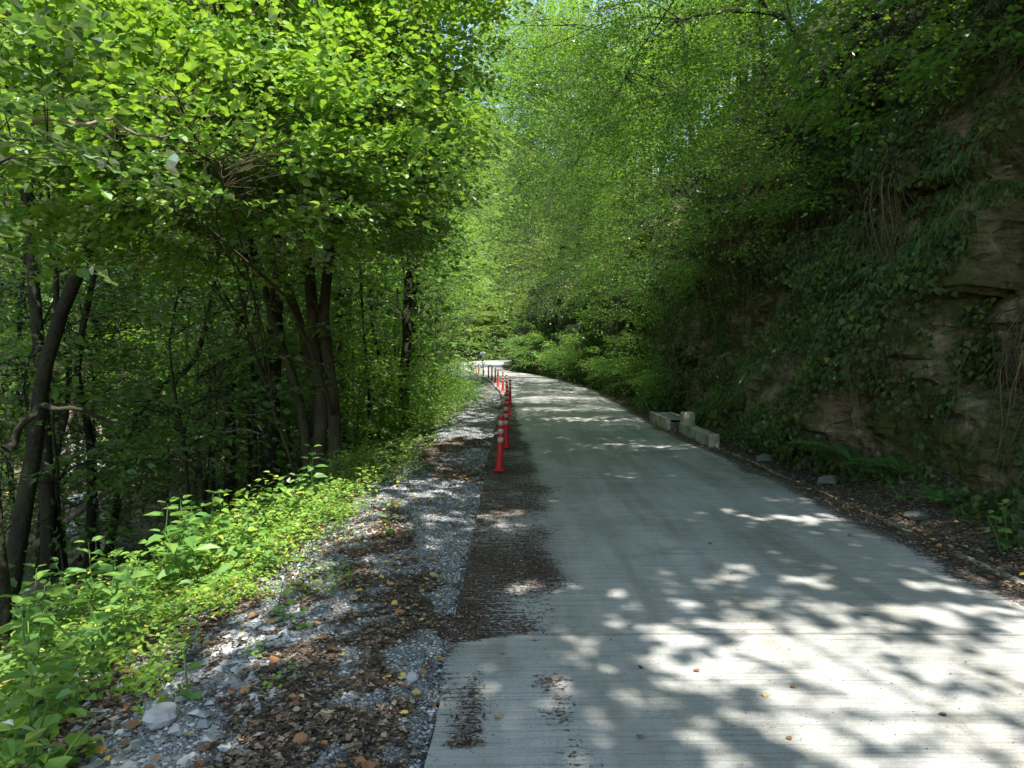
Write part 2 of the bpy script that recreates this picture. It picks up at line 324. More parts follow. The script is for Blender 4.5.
def tree(name, label, cat, base, stems, ells, kind='beech', mat='beech', seed=1, cut=False, nlimb=14, group=None, bark='bark', scale=1.0, tilt=.22, keep=None, parts=('trunk', 'crown'), sides=8, limb_r=.055):
    """stems: list of (points relative to base, r0, r1); ells: list of (centre, radii, number of sprays), relative to base"""
    rng = np.random.default_rng(seed); base = np.asarray(base, float)
    tb, lb = MB(), MB(); SP = []; SR = []
    for pts, r0, r1 in stems:
        p = smooth_path(np.asarray(pts, float) + base, 14, .02 + r0 * .12, rng); t = np.linspace(0, 1, 14)
        r = r0 + (r1 - r0) * t ** .8; r[0] *= 1.35; r[1] *= 1.08
        tubes(tb, p, r, sides); SP.append(p); SR.append(r)
    SPa = np.concatenate(SP); SRa = np.concatenate(SR)
    tot = sum(e[2] for e in ells); LP = [SPa]; LR = [SRa]; pos_all, org = [], []
    for c, r, ns in ells:
        c = np.asarray(c, float) + base; r = np.asarray(r, float)
        k = max(2, int(round(nlimb * ns / tot)))
        tg = nrm(rng.normal(0, 1, (k, 3))) * (rng.uniform(.45, .95, (k, 1))) * r + c
        for g in tg:
            h = np.linalg.norm(SPa[:, :2] - g[:2], axis=1); want = g[2] - .45 * h
            j = np.argmin(np.abs(SPa[:, 2] - want) + .35 * h + (np.arange(len(SPa)) % 14 < 3) * 2.0)
            a = SPa[j]; dv = g - a; up = np.array([0, 0, 1.])
            mid1 = a + dv * .35 + up * .12 * np.linalg.norm(dv); mid2 = a + dv * .72 + up * .08 * np.linalg.norm(dv)
            lp = smooth_path([a, mid1, mid2, g], 9, .035 * np.linalg.norm(dv) ** .5, rng)
            lr = np.linspace(min(limb_r, SRa[j] * .7), .007, 9); tubes(tb, lp, lr, 5); lq = smooth_path(lp, 30)[3:]; LP.append(lq); LR.append(np.interp(np.linspace(.1, 1, len(lq)), np.linspace(0, 1, 9), lr))
        q = nrm(rng.normal(0, 1, (ns, 3))) * (rng.uniform(0, 1, (ns, 1)) ** .42) * r + c
        h_ = {'hazel': .42, 'beech': .55, 'mid': .7, 'far': 1.3}[kind]; rd_ = np.linalg.norm(q[:, :2] - SPa[-1, :2], axis=1)
        q[:, 2] = (np.round((q[:, 2] + .10 * rd_) / h_ + .25 * (fbm(P3(q[:, 0] * .5, q[:, 1] * .5), 1, seed) - .5)) + .0) * h_ - .10 * rd_ + rng.normal(0, .16 * h_, len(q))
        pos_all.append(q)
    LPa = np.concatenate(LP); LRa = np.concatenate(LR); pos = np.concatenate(pos_all)
    o = np.empty_like(pos)
    for i in range(0, len(pos), 400):
        D = np.linalg.norm(pos[i:i + 400, None] - LPa[None], axis=2) + np.maximum(0, LPa[None, :, 2] - pos[i:i + 400, None, 2]) * .8
        D = D * rng.uniform(1, 1.35, D.shape) + rng.uniform(0, .12, D.shape)
        o[i:i + 400] = LPa[np.argmin(D, 1)]
    dv = pos - o; ln = np.linalg.norm(dv, axis=1); cc = SPa.mean(0)
    d = nrm(nrm(dv) * .8 + nrm((pos - cc) * [1, 1, .15]) * .8 + rng.normal(0, .25, pos.shape)); d[:, 2] = np.clip(d[:, 2], -.35, .35); d = nrm(d)
    sc = scale * rng.uniform(.75, 1.25, len(pos))
    tl = {'hazel': .5, 'beech': .6, 'mid': .8, 'far': 1.0}[kind] * sc
    tp = np.stack([o, o + dv * .5 + [0, 0, .05], pos, pos + d * tl[:, None] * .6 - [0, 0, .03]], 1)
    if cut:
        kk = ~openmask(pos, cut if cut is not True else 1.0)
        tp = tp[kk]
    if kind != 'far' and len(tp):
        tubes(tb, tp, np.broadcast_to(np.array([.007, .005, .0035, .0015]) * (1.2 if kind == 'mid' else .6), (len(tp), 4)), 3)
    sprays(lb, pos, d, sc, kind, rng, cut, tilt, keep)
    e = empty(name, base, label, cat, group)
    tb.obj(parts[0], M[bark], e, True, base); lb.obj(parts[1], M[mat], e, False, base)
    return e

# ================================================================== GROUND
def lines(a, segs):
    o = [a]
    for b, st in segs:
        n = max(1, int(round((b - o[-1]) / st))); o += list(np.linspace(o[-1], b, n + 1)[1:])
    return np.array(o)
gxs = lines(-100, [(-30, 4), (-14, 1.0), (-6, .4), (-3, .16), (-.2, .07), (.1, .15), (3.2, .8), (3.4, .07), (6.5, .10), (10, .5), (26, 1.2), (80, 4)])
gys = lines(-30, [(-6, 2), (1, .5), (9, .08), (16, .14), (30, .35), (60, .8), (130, 2), (230, 5)])
GX, GY = np.meshgrid(gxs, gys)
# follow the road's bends so the fine columns stay beside it
sh = (xl(GY) + .35) * np.clip(1 - np.abs(GX - 1.5) / 40, 0, 1)
GX = GX + sh
GZ = gz(GX, GY)
def littermap(x, y):
    """brown leaf litter on the gravel shoulder and along the road's right edge (0..1)"""
    u = xl(y) - x; v = x - xr(y)
    a = fbm(P3(x * 1.3 + .25 * y, y * .6), 3, 11); a = a + .48 * (fbm(P3(x * 8, y * 7), 3, 13) - .5)
    P_ = lambda cx, cy_, rx, ry_: np.exp(-(((x - cx) / rx) ** 2 + ((y - cy_) / ry_) ** 2))
    a = a - .075 + .13 * P_(-.95, 3.3, .25, .8) + .12 * P_(-1.05, 6.9, .28, 1.1) + .10 * P_(-.62, 5.1, .2, .8) + .14 * P_(-1.05, 11.6, .35, 1.6) - .08 * P_(-.75, 4.6, .3, .5) - .10 * P_(-1.6, 3.9, .4, .9)
    sh_ = sstep(.46, .64, a)
    L_ = np.where(u > 0, sh_, 0)
    L_ = np.where(u > 1.5, np.maximum(L_, .75), L_)
    L_ = np.where(v > 0, np.where(v < 3, .9, .35), L_)
    return L_ * (1 - .75 * sstep(28, 45, y))
def attr(me, name, val):
    a = me.attributes.new(name, 'FLOAT', 'POINT'); a.data.foreach_set('value', np.asarray(val, np.float32).ravel())
def gridmesh(mb, X, Y, Z):
    h, w = X.shape; i = np.arange(h * w).reshape(h, w)
    mb.add(np.stack([X, Y, Z], -1), np.stack([i[:-1, :-1], i[:-1, 1:], i[1:, 1:], i[1:, :-1]], -1).reshape(-1, 4))
def ground_mat():
    m, nt, out, N, L = newmat('ground_soil_and_gravel')
    tc = N('ShaderNodeTexCoord'); b = N('ShaderNodeBsdfPrincipled'); b.inputs['Roughness'].default_value = .95; b.inputs['Specular IOR Level'].default_value = .15
    def no(sc, det=4, src=None):
        n = N('ShaderNodeTexNoise'); n.inputs['Scale'].default_value = sc; n.inputs['Detail'].default_value = det; n.inputs['Roughness'].default_value = .65; L(tc.outputs['Object'], n.inputs[0]); return n
    vo = N('ShaderNodeTexVoronoi'); vo.inputs['Scale'].default_value = 75; L(tc.outputs['Object'], vo.inputs[0])
    gcol = ramp(N, L, vo.outputs['Color'], [(0, (.13, .14, .125)), (.35, (.24, .255, .24)), (.75, (.34, .36, .335)), (1, (.50, .51, .47))])
    vd = ramp(N, L, vo.outputs['Distance'], [(0, (1, 1, 1)), (.75, (.38, .38, .38))])
    mg = N('ShaderNodeMix', data_type='RGBA', blend_type='MULTIPLY'); mg.inputs[0].default_value = 1; L(gcol, mg.inputs[6]); L(vd, mg.inputs[7])
    v2 = N('ShaderNodeTexVoronoi'); v2.inputs['Scale'].default_value = 42; L(tc.outputs['Object'], v2.inputs[0])
    lcol = ramp(N, L, v2.outputs['Color'], [(0, (.03, .022, .015)), (.4, (.08, .06, .04)), (.75, (.15, .115, .075)), (1, (.28, .25, .20))])
    scol = ramp(N, L, no(2.2, 6).outputs[0], [(.35, (.03, .026, .014)), (.5, (.04, .05, .018)), (.62, (.04, .075, .018)), (.75, (.05, .06, .025))])
    ag = N('ShaderNodeAttribute', attribute_name='gravel'); al = N('ShaderNodeAttribute', attribute_name='litter')
    def edge(a, sc, lo, hi):
        ad = N('ShaderNodeMath', operation='ADD'); L(a, ad.inputs[0]); mu = N('ShaderNodeMath', operation='MULTIPLY_ADD'); mu.inputs[1].default_value = .9; mu.inputs[2].default_value = -.45
        L(no(sc, 5).outputs[0], mu.inputs[0]); L(mu.outputs[0], ad.inputs[1]); r = N('ShaderNodeMapRange'); r.inputs[1].default_value = lo; r.inputs[2].default_value = hi; L(ad.outputs[0], r.inputs[0]); return r.outputs[0]
    m1 = N('ShaderNodeMix', data_type='RGBA'); L(edge(ag.outputs['Fac'], 9, .4, .6), m1.inputs[0]); L(scol, m1.inputs[6]); L(mg.outputs[2], m1.inputs[7])
    m2 = N('ShaderNodeMix', data_type='RGBA'); L(edge(al.outputs['Fac'], 14, .42, .58), m2.inputs[0]); L(m1.outputs[2], m2.inputs[6]); L(lcol, m2.inputs[7])
    L(m2.outputs[2], b.inputs[0])
    bp = N('ShaderNodeBump'); bp.inputs['Strength'].default_value = .9; bp.inputs['Distance'].default_value = .02; L(no(30, 6).outputs[0], bp.inputs['Height'])
    bp2 = N('ShaderNodeBump', invert=True); bp2.inputs['Strength'].default_value = .8; bp2.inputs['Distance'].default_value = .012; L(vo.outputs['Distance'], bp2.inputs['Height']); L(bp.outputs[0], bp2.inputs['Normal'])
    L(bp2.outputs[0], b.inputs['Normal']); L(b.outputs[0], out.inputs[0]); return m
gb = MB(); gridmesh(gb, GX, GY, GZ); M['ground'] = ground_mat()
g = gb.obj('ground', M['ground'], smooth=True); tag(g, kind='structure')
U = xl(GY) - GX; VV = GX - xr(GY)
attr(g.data, 'gravel', np.where(U > -.5, 1 - sstep(1.15, 1.75, U + .5 * (fbm(P3(GX, GY), 2, 8) - .5) - .75 * sstep(5.5, 3.9, GY)), 0))
attr(g.data, 'litter', littermap(GX, GY))

# ---------------------------------------------------------------- road
ry = lines(-14, [(2, .5), (16, .08), (30, .25), (150, .8)]); rt = np.linspace(0, 1, 45)
RX = xl(ry)[:, None] * (1 - rt) + xr(ry)[:, None] * rt
edge_w = (fbm(P3(ry * 3, ry * 0), 3, 2) - .5) * .05
RX[:, 0] += edge_w; RX[:, -1] -= edge_w[::-1]
RY = np.broadcast_to(ry[:, None], RX.shape).copy()
RZ = .010 * np.sin(rt * np.pi)[None] + .004 * (fbm(P3(RX * .7, RY * .7), 2, 4) - .5)
def dirt(x, y):
    """leaf mould blown onto the left side of the slab"""
    w = np.interp(y, [0, 3, 4.1, 4.25, 5, 6.5, 8, 10, 14, 18, 24, 27, 40], [0, .1, .15, .72, .95, .95, 1.05, 1.0, .75, .62, .5, .2, .1])
    t = (x - xl(y))
    w = w * (1 + .5 * (fbm(P3(x * 1.5, y * 1.6), 3, 41) - .5))
    a = np.clip(1 - t / (w + .01), 0, 1) * np.clip(w * 2, 0, 1)
    f = fbm(P3(x * 1.5 + y * .8, y * 1.3 - x * .9), 5, 31)
    d = sstep(.0, .42, a) * .61 + (f - .5) * .75
    # thin smears nearer the camera, and a light line in the crease between the wheel tracks
    d = np.maximum(d, .80 * np.exp(-((x - .16 - .1 * (4 - y)) / .12) ** 2) * sstep(3.9, 3.6, y) * (fbm(P3(x * 2, y * 3), 2, 6) + .15))
    d = np.maximum(d, .55 * np.exp(-((x + .2) / .12) ** 2) * sstep(4.3, 3.3, y) * (y > 3))
    d = np.maximum(d, .62 * sstep(.38, .05, xr(y) - x + .25 * (fbm(P3(x * 0, y * 1.3), 2, 9) - .5)))
    return np.clip(d, 0, 1)
def road_mat():
    m, nt, out, N, L = newmat('broomed_concrete')
    tc = N('ShaderNodeTexCoord'); b = N('ShaderNodeBsdfPrincipled'); b.inputs['Roughness'].default_value = .88; b.inputs['Specular IOR Level'].default_value = .25
    def mp(s):
        n = N('ShaderNodeMapping'); n.inputs['Scale'].default_value = s; L(tc.outputs['Object'], n.inputs[0]); return n.outputs[0]
    def no(v, sc, det=4, ro=.6):
        n = N('ShaderNodeTexNoise'); n.inputs['Scale'].default_value = sc; n.inputs['Detail'].default_value = det; n.inputs['Roughness'].default_value = ro; L(v, n.inputs[0]); return n.outputs[0]
    def math_(op, a, b_, c=None):
        n = N('ShaderNodeMath', operation=op)
        for k, q in enumerate((a, b_, c)):
            if q is None: continue
            if hasattr(q, 'links'): L(q, n.inputs[k])
            else: n.inputs[k].default_value = q
        return n.outputs[0]
    big = no(mp((1, .5, 1)), 1.1, 6, .62); col = ramp(N, L, big, [(.3, (.27, .275, .235)), (.5, (.355, .358, .318)), (.7, (.43, .425, .395))])
    big2 = no(mp((2.4, .22, 1)), 1.3, 5, .6); c2_ = ramp(N, L, big2, [(.35, (.74, .74, .70)), (.55, (1, 1, 1)), (.75, (1.08, 1.07, 1.05))]); mb_ = N('ShaderNodeMix', data_type='RGBA', blend_type='MULTIPLY'); mb_.inputs[0].default_value = .9; L(col, mb_.inputs[6]); L(c2_, mb_.inputs[7]); col = mb_.outputs[2]
    st_ = ramp(N, L, no(mp((1, 1, 1)), .55, 8, .75), [(.36, (.70, .70, .64)), (.47, (1, 1, 1))]); mc_ = N('ShaderNodeMix', data_type='RGBA', blend_type='MULTIPLY'); mc_.inputs[0].default_value = .8; L(col, mc_.inputs[6]); L(st_, mc_.inputs[7]); col = mc_.outputs[2]
    fine = ramp(N, L, no(mp((1, 1, 1)), 160, 3), [(.3, (.72, .72, .72)), (.6, (1.08, 1.08, 1.08))])
    mx = N('ShaderNodeMix', data_type='RGBA', blend_type='MULTIPLY'); mx.inputs[0].default_value = 1; L(col, mx.inputs[6]); L(fine, mx.inputs[7])
    groove = no(mp((1.2, 42, 1)), 1.0, 4, .7)       # the broom's lines run across the road
    gr = ramp(N, L, groove, [(.36, (.62, .60, .56)), (.52, (1, 1, 1))])
    mx2 = N('ShaderNodeMix', data_type='RGBA', blend_type='MULTIPLY'); mx2.inputs[0].default_value = .75; L(mx.outputs[2], mx2.inputs[6]); L(gr, mx2.inputs[7])
    # small specks of mould and crumbs, denser where the attribute says so
    at = N('ShaderNodeAttribute', attribute_name='dirt').outputs['Fac']
    st = no(mp((3.2, 30, 1)), 1.6, 5, .75); sp = no(mp((1, 1, 1)), 34, 5, .8)
    v = math_('ADD', math_('MULTIPLY_ADD', st, 1.5, -.75), math_('MULTIPLY_ADD', sp, 1.5, -.75)); v = math_('ADD', v, at)
    r = N('ShaderNodeMapRange'); r.inputs[1].default_value = .44; r.inputs[2].default_value = .54; L(v, r.inputs[0])
    vo = N('ShaderNodeTexVoronoi'); vo.inputs['Scale'].default_value = 70; L(tc.outputs['Object'], vo.inputs[0])
    dc = ramp(N, L, vo.outputs['Color'], [(0, (.022, .016, .012)), (.5, (.055, .036, .026)), (1, (.12, .085, .06))])
    m3 = N('ShaderNodeMix', data_type='RGBA'); L(r.outputs[0], m3.inputs[0]); L(mx2.outputs[2], m3.inputs[6]); L(dc, m3.inputs[7])
    # slab joints across the road, and a wandering crack
    sx = N('ShaderNodeSeparateXYZ'); L(tc.outputs['Object'], sx.inputs[0])
    jy = math_('ADD', sx.outputs[1], math_('MULTIPLY', no(mp((1, 0, 0)), 3.0, 2), .05))
    jm = math_('PINGPONG', math_('ADD', jy, -4.23), 2.6); jr = N('ShaderNodeMapRange'); jr.inputs[1].default_value = .006; jr.inputs[2].default_value = .018; jr.inputs[3].default_value = .5; jr.inputs[4].default_value = 0; L(jm, jr.inputs[0])
    mj = N('ShaderNodeMix', data_type='RGBA'); L(jr.outputs[0], mj.inputs[0]); L(m3.outputs[2], mj.inputs[6]); mj.inputs[7].default_value = (.06, .05, .04, 1); m3 = mj
    # pores
    v3 = N('ShaderNodeTexVoronoi'); v3.inputs['Scale'].default_value = 22; v3.inputs['Randomness'].default_value = 1; L(mp((1, 1.6, 1)), v3.inputs[0])
    pr = N('ShaderNodeMapRange'); pr.inputs[1].default_value = .10; pr.inputs[2].default_value = .16; L(v3.outputs['Distance'], pr.inputs[0])
    pk = N('ShaderNodeMapRange'); pk.inputs[1].default_value = .50; pk.inputs[2].default_value = .62; L(no(mp((1, 1, 1)), 2.3, 4), pk.inputs[0])
    pm = math_('MULTIPLY', math_('SUBTRACT', 1.0, pr.outputs[0]), pk.outputs[0])
    m4 = N('ShaderNodeMix', data_type='RGBA'); L(pm, m4.inputs[0]); L(m3.outputs[2], m4.inputs[6]); m4.inputs[7].default_value = (.07, .055, .04, 1)
    L(m4.outputs[2], b.inputs[0])
    bp = N('ShaderNodeBump'); bp.inputs['Strength'].default_value = .7; bp.inputs['Distance'].default_value = .006; L(groove, bp.inputs['Height'])
    bp2 = N('ShaderNodeBump'); bp2.inputs['Strength'].default_value = .6; bp2.inputs['Distance'].default_value = .012; L(r.outputs[0], bp2.inputs['Height']); L(bp.outputs[0], bp2.inputs['Normal'])
    L(bp2.outputs[0], b.inputs['Normal']); L(b.outputs[0], out.inputs[0]); return m
rb = MB(); gridmesh(rb, RX, RY, RZ)
for k in (0, -1):                                        # the slab's broken edges
    X = np.stack([RX[:, k], RX[:, k]], 0); Y = np.stack([ry, ry], 0); Z = np.stack([RZ[:, k], RZ[:, k] - .14], 0)
    gridmesh(rb, X, Y, Z)
M['road'] = road_mat(); rd = rb.obj('road', M['road']); tag(rd, kind='structure')
vx = np.concatenate([RX.ravel()] + [np.tile(RX[:, k], 2) for k in (0, -1)]); vy = np.concatenate([RY.ravel()] + [np.tile(ry, 2)] * 2)
attr(rd.data, 'dirt', dirt(vx, vy))

# ---------------------------------------------------------------- stream
sy = lines(-30, [(150, 1.0)]); su = np.linspace(6.6, 11.2, 14)
SX = xl(sy)[:, None] - su[None]; SY = np.broadcast_to(sy[:, None], SX.shape); SZ = np.full_like(SX, -2.14)
sb = MB(); gridmesh(sb, SX[:, ::-1], SY[:, ::-1], SZ)
def water_mat():
    m, nt, out, N, L = newmat('stream_water'); b = N('ShaderNodeBsdfPrincipled'); b.inputs['Roughness'].default_value = .12; b.inputs['IOR'].default_value = 1.33
    tc = N('ShaderNodeTexCoord'); n = N('ShaderNodeTexNoise'); n.inputs['Scale'].default_value = 1.4; n.inputs['Detail'].default_value = 5; L(tc.outputs['Object'], n.inputs[0])
    L(ramp(N, L, n.outputs[0], [(.35, (.05, .055, .035)), (.6, (.14, .13, .09)), (.72, (.22, .20, .15))]), b.inputs[0])
    n2 = N('ShaderNodeTexNoise'); n2.inputs['Scale'].default_value = 7; n2.inputs['Detail'].default_value = 3; L(tc.outputs['Object'], n2.inputs[0])
    bp = N('ShaderNodeBump'); bp.inputs['Strength'].default_value = .5; bp.inputs['Distance'].default_value = .03; L(n2.outputs[0], bp.inputs['Height']); L(bp.outputs[0], b.inputs['Normal'])
    L(b.outputs[0], out.inputs[0]); return m
tag(sb.obj('stream_water', water_mat(), smooth=True), kind='structure')

# ================================================================== ROCK CLIFF
def cellset(p, seed, jit=.9):
    """2-D Voronoi: nearest cell's random value, distance gap to the second"""
    i = np.floor(p).astype(np.int64); best = np.full(p.shape[:-1], 9.); sec = np.full(p.shape[:-1], 9.); val = np.zeros(p.shape[:-1]); cx = np.zeros(p.shape)
    for dx in (-1, 0, 1):
        for dy in (-1, 0, 1):
            a = i[..., 0] + dx; b = i[..., 1] + dy
            q = np.stack([a + .5 + jit * (_h(a, b, 0 * a, seed) - .5), b + .5 + jit * (_h(a, b, 0 * a + 1, seed) - .5)], -1)
            d = np.linalg.norm(p - q, axis=-1); c = d < best
            sec = np.where(c, best, np.minimum(sec, d)); val = np.where(c, _h(a, b, 0 * a + 2, seed), val)
            cx = np.where(c[..., None], p - q, cx); best = np.where(c, d, best)
    return val, sec - best, cx
def cliffx(y, z):
    y = np.asarray(y, float); z = np.asarray(z, float)
    base = xr(y) + toe(y) - .12 + .22 * z + .25 * np.maximum(z - 4.5, 0)
    p = np.stack([y * .42 + .16 * z, z * .85 - .12 * y], -1) + .25 * (np.stack([fbm(P3(y, z), 2, 1), fbm(P3(y, z), 2, 2)], -1) - .5)
    v, gap, cx = cellset(p, 9)
    d = (v - .5) * .95 + (cx[..., 1] * (.5 - v) * .5) - .22 * (1 - sstep(0, .10, gap))
    p2 = np.stack([y * 1.5 + .5 * z, z * 2.6 - .5 * y], -1) + .5 * (np.stack([fbm(P3(y * 2, z * 2), 2, 3), fbm(P3(y * 2, z * 2), 2, 4)], -1) - .5)
    v2, g2, c2 = cellset(p2, 19)
    d = d + (v2 - .5) * .26 - .08 * (1 - sstep(0, .10, g2)) + .16 * (fbm(P3(y * 3, z * 3), 4, 12) - .5)
    big = (fbm(P3(y * .25, z * .25), 2, 21) - .5) * 1.3
    return base - (d + big) * sstep(-.4, .8, z)
cys = lines(-6, [(3, .3), (20, .07), (34, .16), (75, .5)]); czs = lines(-.15, [(4.2, .07), (7.5, .14)])
CY, CZ = np.meshgrid(cys, czs); CX = cliffx(CY, CZ)
def cliff_mat():
    m, nt, out, N, L = newmat('mossy_cliff_rock'); tc = N('ShaderNodeTexCoord'); b = N('ShaderNodeBsdfPrincipled'); b.inputs['Roughness'].default_value = .9; b.inputs['Specular IOR Level'].default_value = .2
    def vor(s, sc, feat='DISTANCE_TO_EDGE'):
        mpn = N('ShaderNodeMapping'); mpn.inputs['Scale'].default_value = s; mpn.inputs['Rotation'].default_value = (.25, 0, 0); L(tc.outputs['Object'], mpn.inputs[0]); v = N('ShaderNodeTexVoronoi', feature=feat); v.inputs['Scale'].default_value = sc; wv = N('ShaderNodeTexNoise'); wv.inputs['Scale'].default_value = 3.5; wv.inputs['Detail'].default_value = 5; L(tc.outputs['Object'], wv.inputs[0]); wa = N('ShaderNodeVectorMath', operation='MULTIPLY_ADD'); wa.inputs[1].default_value = (.5, .5, .5); L(wv.outputs['Color'], wa.inputs[0]); L(mpn.outputs[0], wa.inputs[2]); L(wa.outputs[0], v.inputs[0]); return v
    def no(s, sc, det=6):
        mpn = N('ShaderNodeMapping'); mpn.inputs['Scale'].default_value = s; L(tc.outputs['Object'], mpn.inputs[0])
        n = N('ShaderNodeTexNoise'); n.inputs['Scale'].default_value = sc; n.inputs['Detail'].default_value = det; n.inputs['Roughness'].default_value = .68; L(mpn.outputs[0], n.inputs[0]); return n.outputs[0]
    rock = ramp(N, L, no((1, 1, 2.0), 1.6), [(.32, (.13, .09, .04)), (.5, (.23, .18, .095)), (.62, (.33, .28, .165)), (.75, (.44, .41, .28))])
    moss = ramp(N, L, no((1, 1, 1), 9), [(.3, (.04, .048, .012)), (.7, (.115, .125, .03))])
    k = N('ShaderNodeMapRange'); k.inputs[1].default_value = .40; k.inputs[2].default_value = .53; L(no((1, 1, .8), 1.25, 8), k.inputs[0])
    mx = N('ShaderNodeMix', data_type='RGBA'); L(k.outputs[0], mx.inputs[0]); L(rock, mx.inputs[6]); L(moss, mx.inputs[7])
    lk = N('ShaderNodeMapRange'); lk.inputs[1].default_value = .64; lk.inputs[2].default_value = .68; L(no((1, 1, 1), 3.2, 10), lk.inputs[0])
    m2 = N('ShaderNodeMix', data_type='RGBA'); L(lk.outputs[0], m2.inputs[0]); L(mx.outputs[2], m2.inputs[6]); m2.inputs[7].default_value = (.34, .36, .22, 1)
    L(m2.outputs[2], b.inputs[0])
    bp = N('ShaderNodeBump'); bp.inputs['Strength'].default_value = 1; bp.inputs['Distance'].default_value = .07; L(no((1, 1, 3), 5, 9), bp.inputs['Height'])
    cr = N('ShaderNodeMapRange'); cr.inputs[1].default_value = 0; cr.inputs[2].default_value = .03; L(vor((1, 1, 1.6), 1.1).outputs['Distance'], cr.inputs[0])
    bp2 = N('ShaderNodeBump'); bp2.inputs['Strength'].default_value = 1; bp2.inputs['Distance'].default_value = .02; L(cr.outputs[0], bp2.inputs['Height']); L(bp.outputs[0], bp2.inputs['Normal'])
    bp3 = N('ShaderNodeBump'); bp3.inputs['Strength'].default_value = 1; bp3.inputs['Distance'].default_value = .08; L(vor((1, 1, 3.2), 3.5, 'F1').outputs['Distance'], bp3.inputs['Height']); L(bp2.outputs[0], bp3.inputs['Normal'])
    L(bp3.outputs[0], b.inputs['Normal'])
    L(b.outputs[0], out.inputs[0]); return m
cb = MB(); gridmesh(cb, CX[:, ::-1], CY[:, ::-1], CZ[:, ::-1])
# lid: from the cliff's top back into the hill
X2 = np.stack([CX[-1], CX[-1] + 2.0]); Y2 = np.stack([cys, cys]); Z2 = np.stack([CZ[-1], np.minimum(CZ[-1] - .5, gz(X2[1], cys) - .2)])
gridmesh(cb, X2[:, ::-1], Y2[:, ::-1], Z2[:, ::-1])
tag(cb.obj('rock_cliff', cliff_mat()), 'mossy brown rock cliff rising along the right side of the road', 'cliff', kind='structure')

# ================================================================== STUFF ON THE GROUND
R0 = np.random.default_rng(11)
def scatter(n, x0, x1, y0, y1, p=1.0):
    """y denser near the camera when p > 1"""
    y = y0 + (y1 - y0) * R0.uniform(0, 1, n) ** p; x = R0.uniform(x0, x1, n) + xl(y) + .35
    return x, y
def pebbles(n, x0, x1, y0, y1, smin, smax, p=1.5, sq=.6, f=None):
    x, y = scatter(n, x0, x1, y0, y1, p)
    if f is not None: k = f(x, y); x, y = x[k], y[k]
    n = len(x); s = smin + (smax - smin) * R0.uniform(0, 1, n) ** 2.5
    b = np.array([(1, 0, 0), (0, 1, 0), (-1, 0, 0), (0, -1, 0), (0, 0, 1), (0, 0, -1)], float)
    v = b[None] * R0.uniform(.6, 1.1, (n, 6, 1)) + R0.normal(0, .16, (n, 6, 3)); v[:, :, 2] *= sq
    a = R0.uniform(0, 6.28, n); c, s_ = np.cos(a)[:, None], np.sin(a)[:, None]
    v = np.stack([v[..., 0] * c - v[..., 1] * s_, v[..., 0] * s_ + v[..., 1] * c, v[..., 2]], -1) * s[:, None, None] * .62
    v = v + np.stack([x, y, gz(x, y) + s * .12], -1)[:, None]
    F = np.array([(0, 1, 4), (1, 2, 4), (2, 3, 4), (3, 0, 4), (1, 0, 5), (2, 1, 5), (3, 2, 5), (0, 3, 5)])
    return v, (F[None] + (np.arange(n) * 6)[:, None, None]).reshape(-1, 3)
def rndmat(name, stops, rough=.9):
    m, nt, out, N, L = newmat(name); b = N('ShaderNodeBsdfPrincipled'); b.inputs['Roughness'].default_value = rough; b.inputs['Specular IOR Level'].default_value = .25
    g_ = N('ShaderNodeNewGeometry'); L(ramp(N, L, g_.outputs['Random Per Island'], stops), b.inputs[0]); L(b.outputs[0], out.inputs[0]); return m
M['gravel'] = rndmat('crushed_gravel', [(0, (.08, .08, .075)), (.3, (.17, .18, .165)), (.7, (.28, .295, .275)), (1, (.48, .48, .44))])
M['debris'] = rndmat('leaf_mould', [(0, (.03, .022, .015)), (.45, (.085, .06, .04)), (.85, (.20, .15, .10)), (1, (.34, .27, .18))])
M['fallen'] = rndmat('fallen_leaf', [(0, (.10, .06, .035)), (.45, (.22, .11, .05)), (.7, (.34, .18, .07)), (.86, (.50, .38, .06)), (1, (.30, .26, .18))])
M['rubble'] = rndmat('slate_chips', [(0, (.05, .04, .025)), (.6, (.12, .095, .06)), (1, (.24, .20, .14))])
notlit = lambda x, y: (littermap(x, y) < .5) | (R0.uniform(0, 1, len(x)) < .12)
pb = MB()
pb.add(*pebbles(36000, -1.9, -.34, 2.5, 9.5, .009, .026, 1.5, f=notlit))
pb.add(*pebbles(14000, -1.8, -.34, 8, 26, .02, .04, 1.4, f=notlit))
pb.add(*pebbles(3600, -3.0, -1.1, 2.3, 4.6, .012, .075, 1.1, .5, f=lambda x, y: fbm(P3(x * 2, y * 2), 2, 62) > .40))
pb.add(*pebbles(2000, -2.3, -1.25, 4.2, 7.5, .02, .06, 1.2, .5, f=lambda x, y: fbm(P3(x * 2, y * 2), 2, 61) > .44))
pb.add(*pebbles(900, -.42, .25, 2.6, 5.2, .006, .018, 1.0))
tag(pb.obj('gravel', M['gravel']), 'loose blue grey crushed gravel along the left shoulder', 'gravel', kind='stuff')
def flakes(mb, x, y, z, smin, smax, flat=.35, kind='kite'):
    n = len(x); a = R0.uniform(0, 6.28, n); d = np.stack([np.cos(a), np.sin(a), R0.normal(0, .12, n)], -1); nn = nrm(np.array([0, 0, 1.]) + R0.normal(0, flat, (n, 3)))
    leaves_at(mb, np.stack([x, y, z], -1), d, nn, smin + (smax - smin) * R0.uniform(0, 1, n) ** 2, kind)
db = MB()
x, y = scatter(52000, -.35, 1.25, 3.0, 26, 2.2); k = dirt(x, y) + .22 * (R0.uniform(-1, 1, len(x))) > .52; x, y = x[k], y[k]; flakes(db, x, y, .006 + R0.uniform(0, .014, len(x)), .008, .030)
